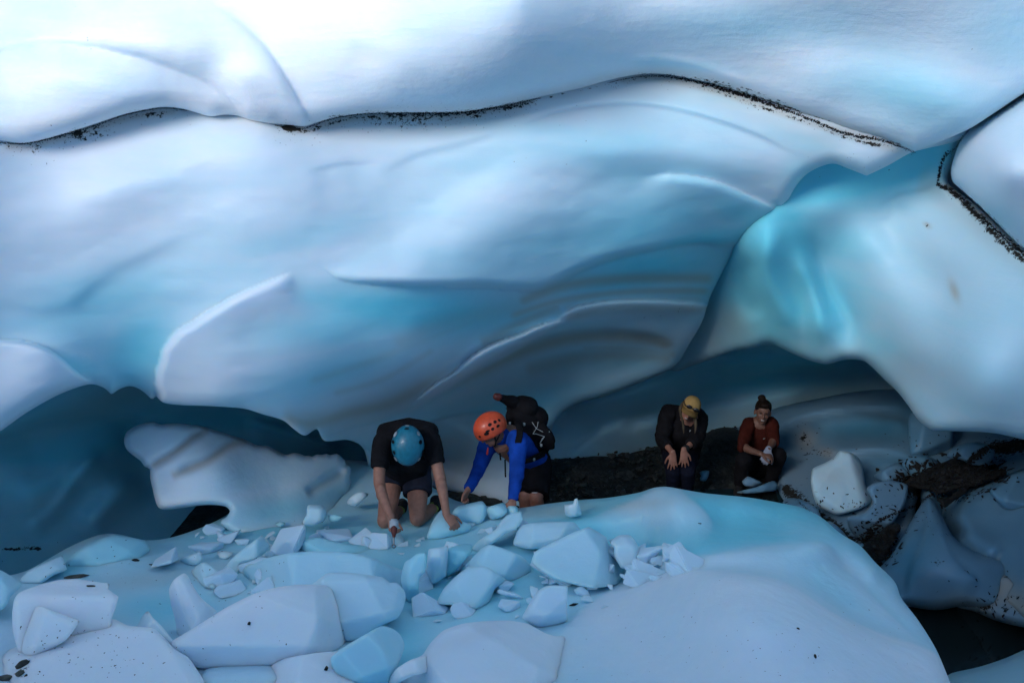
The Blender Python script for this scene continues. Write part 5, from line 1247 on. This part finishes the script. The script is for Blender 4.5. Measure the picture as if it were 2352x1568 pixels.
for q in (-1, 1):
    s_.tube([HC + Rn * q * .078 + Un * .03 - Fn * .01, HC + Rn * q * .080 - Un * .05 + Fn * .0, HC + Rn * q * .066 - UP * .14 + V((0, -.03, 0)), HC + Rn * q * .055 - UP * (.25 if q > 0 else .20) + V((0, -.04, 0))], [(.012, .024), (.014, .028), (.012, .018), (.004, .006)], Rn, 10)
s_.ell(HC - Fn * .05 - Un * .02, (Rn * .080, Fn * .055, Un * .09))
part('hair', s_, FAIR, root, .006, 2, wrinkle=.004)
s_ = Sculpt(); s_.ell(HC + Fn * .0885 - Un * .052, (Rn * .018, Fn * .006, Un * .0055), 8); part('teeth', s_, TEETH, root, .0025, 1)
s_ = Sculpt(); s_.tube([ER.lerp(WR, .82), ER.lerp(WR, .92)], [.034, .033], None, 14); part('wristwatch', s_, RUBBER, root, .004, 1)
REDSHOE = cloth('red_shoe', (.45, .02, .02))
shoe(AL + V((0, -.0, .0)), V((-.15, -1, 0)), UP, REDSHOE, root); shoe(AR, V((.12, -1, 0)), UP, REDSHOE, root)

# ---- squatting person in rust-coloured top
SL, SR = W(1718, 977, 9.84), W(1772, 974, 9.80)
EL, ER = W(1705, 1028, 9.62), W(1777, 1014, 9.64)
WL, WR = W(1748, 1042, 9.44), W(1765, 1032, 9.46)
PE, NK = W(1740, 1064, 10.05), W(1750, 970, 9.84)
HL, HR = W(1722, 1070, 10.0), W(1757, 1068, 10.0)
KL, KR = W(1708, 1056, 9.58), W(1788, 1046, 9.60)
AL, AR = W(1698, 1108, 9.72), W(1768, 1106, 9.78)
HC = W(1752, 947, 9.72)
Fd, U = V((-.16, -.97, .05)), V((.12, .02, 1))
root = person(W(1740, 1120, 9.8), 'smiling person in rust-red top squatting on the gravel, hair in a bun')
b = Sculpt()
b.head(HC, Fd, U, .98)
b.tube([NK, HC + V((0, .03, -.04))], [.056, .05])
b.tube([PE, NK], [(.13, .10), (.12, .085)], x_)
b.tube([SL, EL, WL], [.046, .040, .026]); b.tube([SR, ER, WR], [.046, .040, .026])
b.hand(WL, V((.9, -.4, -.1)), V((.2, .2, -1)), -1, 45, 3); 
part('body', b, SKIN2, root, .0058, 3)
b = Sculpt()
b.hand(WR, V((-.3, -.5, -.5)), V((-.3, .4, -1)), 1, 45, 3, 1.12)
part('glove', b, plain('white_navy_glove', (.28, .32, .40), .7), root, .006, 2)
b = Sculpt()
b.tube([PE + V((0, 0, .03)), PE.lerp(NK, .5), PE.lerp(NK, .87), NK], [(.15, .115), (.155, .115), (.165, .11), (.07, .06)], x_, 22)
for S_, E_, W_ in ((SL, EL, WL), (SR, ER, WR)):
    b.tube([S_.lerp(NK, .3), S_, S_.lerp(E_, .5), E_, E_.lerp(W_, .12)], [.07, .072, .062, .054, .052], None, 18, caps=False)
b.tube([SL + V((.005, .02, .005)), NK + V((0, .03, -.035)), SR + V((-.005, .02, .005))], [.070, .075, .070], None, 16)
tp_ = part('top', b, RUST, root, .0075, 3, wrinkle=.007)
b = Sculpt()
b.tube([PE + V((0, -.07, .03)), PE.lerp(NK, .38) + V((.0, -.075, 0))], [(.13, .07), (.125, .07)], x_, 18)
part('lower_panel', b, NAVY, tp_, .008, 2)
bm = bmesh.new(); boxat(bm, W(1755, 1007, 9.74), V((.020, 0, .006)), V((0, .006, 0)), V((0, 0, .008)), .002); bm_part('chest_logo', bm, CORD, tp_)
b = Sculpt()
b.tube([HL, HR], [.125, .125], None, 16)
for H_, K_, A_ in ((HL, KL, AL), (HR, KR, AR)):
    b.tube([H_, H_.lerp(K_, .5), K_], [.105, .10, .082], None, 16); b.tube([K_, K_.lerp(A_, .5), A_], [.075, .068, .05], None, 16)
part('trousers', b, BLACK, root, .008, 2, wrinkle=.006)
Fn = Fd.normalized(); Un = (U - Fn * U.dot(Fn)).normalized(); Rn = Fn.cross(Un)
s_ = Sculpt(); s_.ell(HC + Un * .046 - Fn * .022, (Rn * .080, Fn * .092, Un * .084)); s_.ell(HC + Un * .082 + Fn * .040, (Rn * .052, Fn * .045, Un * .034)); s_.ell(HC + Un * .135 - Fn * .03 + Rn * .03, (Rn * .038, Fn * .036, Un * .032))
part('hair', s_, HAIR, root, .006, 2, wrinkle=.003)
s_ = Sculpt(); s_.ell(HC + Fn * .092 - Un * .055, (Rn * .020, Fn * .006, Un * .006), 8); part('teeth', s_, TEETH, root, .0025, 1)
for q in (-1, 1):
    s_ = Sculpt(); s_.ell(HC + Fn * .083 + Rn * q * .030 + Un * .010, (Rn * .013, Fn * .008, Un * .006), 8); part('eye', s_, HOLE, root, .003, 1)
shoe(AL, V((-.3, -1, 0)), UP, RUBBER, root); shoe(AR, V((.25, -1, 0)), UP, RUBBER, root)

# ------------------------------------------------------------------ dirt bands, stones, grit: rested on the ice by ray casting
def bvh_of(objs):
    vs_, fs_, off = [], [], 0
    for o in objs:
        me = o.data
        n = len(me.vertices)
        co = np.empty(n * 3); me.vertices.foreach_get('co', co)
        co = co.reshape(-1, 3) + np.array(o.location)
        m = len(me.polygons)
        li = np.empty(m * 4, int); me.loops.foreach_get('vertex_index', li)
        vs_.append(co); fs_.append(li.reshape(-1, 4) + off); off += n
    return BVHTree.FromPolygons(np.vstack(vs_).tolist(), np.vstack(fs_).tolist())
TREE = bvh_of(ICE_SURF)
def hit(u, v):
    d = (W(u, v, 1.0) - CAM).normalized()
    p, n, i, t = TREE.ray_cast(CAM, d)
    return p, n
def shard(bm, p, nrm, size, flat=.35, asp=1.6, r=rnd, k=7, sink=.0):
    """an irregular little stone: convex hull of random points, lying on the surface"""
    q = nrm.to_track_quat('Z', 'Y').to_matrix() @ Matrix.Rotation(r.uniform(0, 6.28), 3, 'Z')
    vs_ = []
    for _ in range(k):
        c = Vector((r.gauss(0, 1), r.gauss(0, 1), r.gauss(0, 1))).normalized() * r.uniform(.8, 1.1)
        vs_.append(bm.verts.new(p + nrm * (size * flat * (.4 - sink)) + q @ Vector((c.x * size * asp, c.y * size, c.z * size * flat))))
    res = bmesh.ops.convex_hull(bm, input=vs_)
    bmesh.ops.delete(bm, geom=[g for g in res['geom_interior'] if isinstance(g, bmesh.types.BMVert)] , context='VERTS')
def bm_obj(name, bm, mat, parent=None, smooth=False, rc=True, **k):
    me = bpy.data.meshes.new(name)
    bmesh.ops.recalc_face_normals(bm, faces=bm.faces[:])
    bm.to_mesh(me); bm.free()
    o = link(name, me, mat, parent, smooth, **k)
    if rc and parent is None: recentre(o)
    return o

def dirt_band(pts, rad, label, seed=1, spread=10, dens=1.0):
    """a seam of grit frozen in the joint between two ice masses: a ragged core and loose grains"""
    ln = smooth_line([p[:2] for p in pts], closed=False, per=12)
    # resample
    seg = np.r_[0, np.cumsum(np.linalg.norm(np.diff(ln, axis=0), axis=1))]
    n = int(seg[-1] / 2.2)
    t = np.linspace(0, seg[-1], n)
    L = np.stack([np.interp(t, seg, ln[:, 0]), np.interp(t, seg, ln[:, 1])], 1)
    R = np.interp(np.linspace(0, 1, n), np.linspace(0, 1, len(rad)), rad)
    r = random.Random(seed)
    bm = bmesh.new()
    for (u, v), rr in zip(L, R):
        for j in range(3):
            if rr < .3 and r.random() > rr * 3: continue
            uu, vv = u + r.gauss(0, 1.5), v + r.gauss(0, rr * .55)
            p, nn = hit(uu, vv)
            if p is None or (seed == 6 and (p - CAM).length < 7.3): continue
            D = (p - CAM).length
            s = D / F * max(1.0, rr * r.uniform(.35, .8))
            shard(bm, p, nn, s, flat=.5, asp=1.5, r=r)
        if r.random() < dens * .9 and seed != 6 or r.random() < dens * .5:
            uu, vv = u + r.gauss(0, 4), v + abs(r.gauss(0, spread)) * r.choice((1, 1, 1, -.35))
            p, nn = hit(uu, vv)
            if p is not None and (seed != 6 or (p - CAM).length > 7.3):
                shard(bm, p, nn, (p - CAM).length / F * r.uniform(.5, 1.2), r=r, k=6)
    return bm_obj('dirt_band', bm, DARKROCK, label=label, cat='dirt band', rc=True)
dirt_band([(-20, 326), (60, 330), (150, 309), (220, 288), (290, 264), (370, 249), (430, 254)], [1.5, 1.6, 2.0, 1.8, 1.2, .8, .5], 'grey speckled dirt seam under the bright ice at upper left', 1, 14, 1.6)
dirt_band([(632, 288), (665, 293), (700, 295), (760, 274), (830, 263), (930, 261), (1050, 260), (1150, 246), (1240, 226)], [.8, 1.5, 1.6, 1.6, 2.0, 3.2, 3.0, 2.2, .5], 'thin dark dirt seam crossing the ice at upper centre', 2, 18, 1.6)
dirt_band([(1400, 190), (1470, 176), (1530, 176), (1620, 194), (1700, 217), (1780, 244), (1850, 270), (1930, 303), (1970, 313), (2030, 324), (2100, 350)], [.3, 1.2, 2.6, 4.0, 4.6, 4.2, 3.0, 3.0, 3.4, 2.6, 1.4], 'thick black dirt seam arching along the ceiling at upper right', 3, 9, 1.0)
dirt_band([(2152, 424), (2185, 437), (2240, 487), (2300, 540), (2370, 600)], [4, 5.5, 5, 5, 6], 'black dirt seam running down to the right frame edge between two ice masses', 4, 8, 1.2)
dirt_band([(2212, 312), (2195, 340), (2170, 360), (2160, 385), (2154, 420)], [.6, 1.5, 2.2, 2.4, 3], 'short dark crack of dirt joining the right-hand seam from above', 5, 3, .4)
dirt_band([(1795, 1112), (1860, 1175), (1950, 1240), (2030, 1190), (2120, 1150), (2250, 1040), (2352, 1012)], [1, 1.5, 2.5, 3.0, 3, 6, 5], 'scattered black grit trailing up the ice hollow on the right', 6, 26, 1.6)

# loose grit on the ice: stuff
def grit(name, areas, seed, label=None):
    r = random.Random(seed)
    bm = bmesh.new()
    for (cu, cv, ru, rv, n, s0, s1) in areas:
        for _ in range(n):
            p, nn = hit(r.gauss(cu, ru), r.gauss(cv, rv))
            if p is None: continue
            if cu > 1790 and 950 < cv < 1420 and (p - CAM).length < 7.3: continue
            shard(bm, p, nn, (p - CAM).length / F * r.uniform(s0, s1) , flat=.3, asp=r.uniform(1, 2.4), r=r, k=6)
    return bm_obj(name, bm, DARKROCK, kind='stuff', rc=True)
grit('grit', [(180, 1500, 130, 40, 70, .7, 2.2), (300, 1480, 110, 40, 35, .6, 1.8), (60, 1540, 30, 25, 16, 1, 3.5), (150, 1370, 70, 40, 14, .7, 1.6), (560, 1430, 170, 50, 26, .6, 1.6),
              (520, 1320, 90, 30, 34, .8, 1.8), (300, 1310, 130, 30, 26, .7, 2.0), (1750, 1450, 200, 60, 70, .5, 1.5), (1650, 1520, 260, 30, 40, .5, 1.5), (930, 262, 60, 16, 110, .4, 1.0), (670, 293, 20, 8, 50, .5, 1.5), (178, 312, 10, 10, 18, .8, 2.2), (800, 1190, 60, 25, 12, .6, 1.3),
              (180, 60, 20, 30, 8, .5, 1.2), (1980, 360, 60, 20, 16, .5, 1.2), (1240, 300, 200, 60, 10, .5, 1.2), (1450, 715, 110, 12, 12, .8, 1.4), (2150, 1030, 70, 20, 30, 1, 3), (2250, 1090, 60, 40, 30, 1, 3), (2160, 1180, 20, 30, 14, 1, 2.6), (2060, 1180, 60, 60, 60, .8, 3), (2150, 1292, 9, 5, 10, 1, 2),
              (1965, 1156, 16, 5, 16, .8, 2), (1850, 1010, 14, 22, 24, 1, 3), (1895, 1040, 26, 8, 20, .8, 2.6), (2280, 1370, 60, 30, 40, 1, 4), (2200, 60, 120, 60, 6, .6, 1.3), (100, 340, 50, 30, 10, .8, 1.6), (2300, 1395, 40, 14, 30, 1, 5), (2190, 1090, 55, 17, 420, 2.5, 8), (2150, 1095, 40, 14, 160, 3, 8), (2260, 1085, 34, 10, 140, 2, 7), (2010, 1250, 28, 24, 300, 2, 7.5), (2040, 1200, 60, 40, 50, 1, 4), (1850, 1160, 50, 30, 40, 1, 3), (2190, 1138, 22, 9, 60, 1.5, 4), (2000, 1305, 16, 14, 40, 2, 5)], 11)

# single stones
def stone(u, v, wpx, hpx, label, mat=None, seed=1):
    p, nn = hit(u, v)
    if p is None: return
    D = (p - CAM).length
    r = random.Random(seed * 17 + int(u))
    bm = bmesh.new()
    s = wpx * .5 * D / F
    side = Vector((1, 0, 0)); up = nn
    side = (side - up * side.dot(up)).normalized(); fw = up.cross(side)
    vs_ = []
    hh = hpx * .5 * D / F
    for _ in range(26):
        c = Vector((r.gauss(0, 1), r.gauss(0, 1), r.gauss(0, 1))).normalized() * r.uniform(.85, 1.05)
        vs_.append(bm.verts.new(p + up * hh * .3 + side * c.x * s + fw * c.y * hh * 1.3 + up * c.z * hh * .8))
    res = bmesh.ops.convex_hull(bm, input=vs_)
    bmesh.ops.delete(bm, geom=[g for g in res['geom_interior'] if isinstance(g, bmesh.types.BMVert)], context='VERTS')
    return bm_obj('stone', bm, mat or STONE, label=label, cat='stone')
stone(180, 1325, 62, 12, 'flat brown stone above the big flat-topped ice block')
stone(208, 1346, 24, 6, 'thin dark stone splinter on top of the flat-topped ice block', DARKROCK)
stone(311, 1287, 18, 8, 'small dark stone left of the pale ice tile', DARKROCK)
stone(350, 1297, 20, 4, 'flat black stone splinter between two ice pieces on the left ground', DARKROCK)
stone(660, 1222, 24, 11, 'brown stone on the ground near the sharp triangular ice slab')
stone(1318, 1389, 22, 9, 'black oval stone beside the curved ice shard', DARKROCK)
stone(572, 1432, 8, 8, 'black round pebble on the lens-shaped ice block', DARKROCK)
stone(749, 1536, 10, 12, 'black chip of stone on the block at the bottom edge', DARKROCK)
stone(52, 1528, 30, 22, 'dark brown stone on the speckled boulder, bottom left corner')
stone(46, 1548, 26, 14, 'smaller brown stone just below the dark brown one on the speckled boulder')
stone(12, 1560, 34, 18, 'brown stone cut by the bottom left corner of the picture')
stone(1607, 1202, 9, 3, 'tiny dark sliver of stone on the cyan slope of the ice ground', DARKROCK)
stone(1833, 1443, 9, 5, 'little black pebble on the white lobe of ice, lower right', DARKROCK)
stone(1872, 1508, 6, 10, 'dark needle-shaped chip on the white ice, lower right', DARKROCK)

# gravel on the cave floor: stuff, thousands of small stones in one mesh
r = random.Random(5)
bm = bmesh.new()
for _ in range(3000):
    x, y = r.uniform(-.6, 3.6), r.uniform(8.2, 12.2)
    s = r.choice((.012, .02, .02, .03, .045)) * r.uniform(.7, 1.3)
    shard(bm, Vector((x, y, .07)), Vector((0, 0, 1)), s, flat=.7, asp=1.3, r=r, k=8, sink=.2)
bm_obj('gravel', bm, rock_material('gravel_stones', (.010, .014, .013), (.06, .072, .065), 6, .7), kind='stuff')
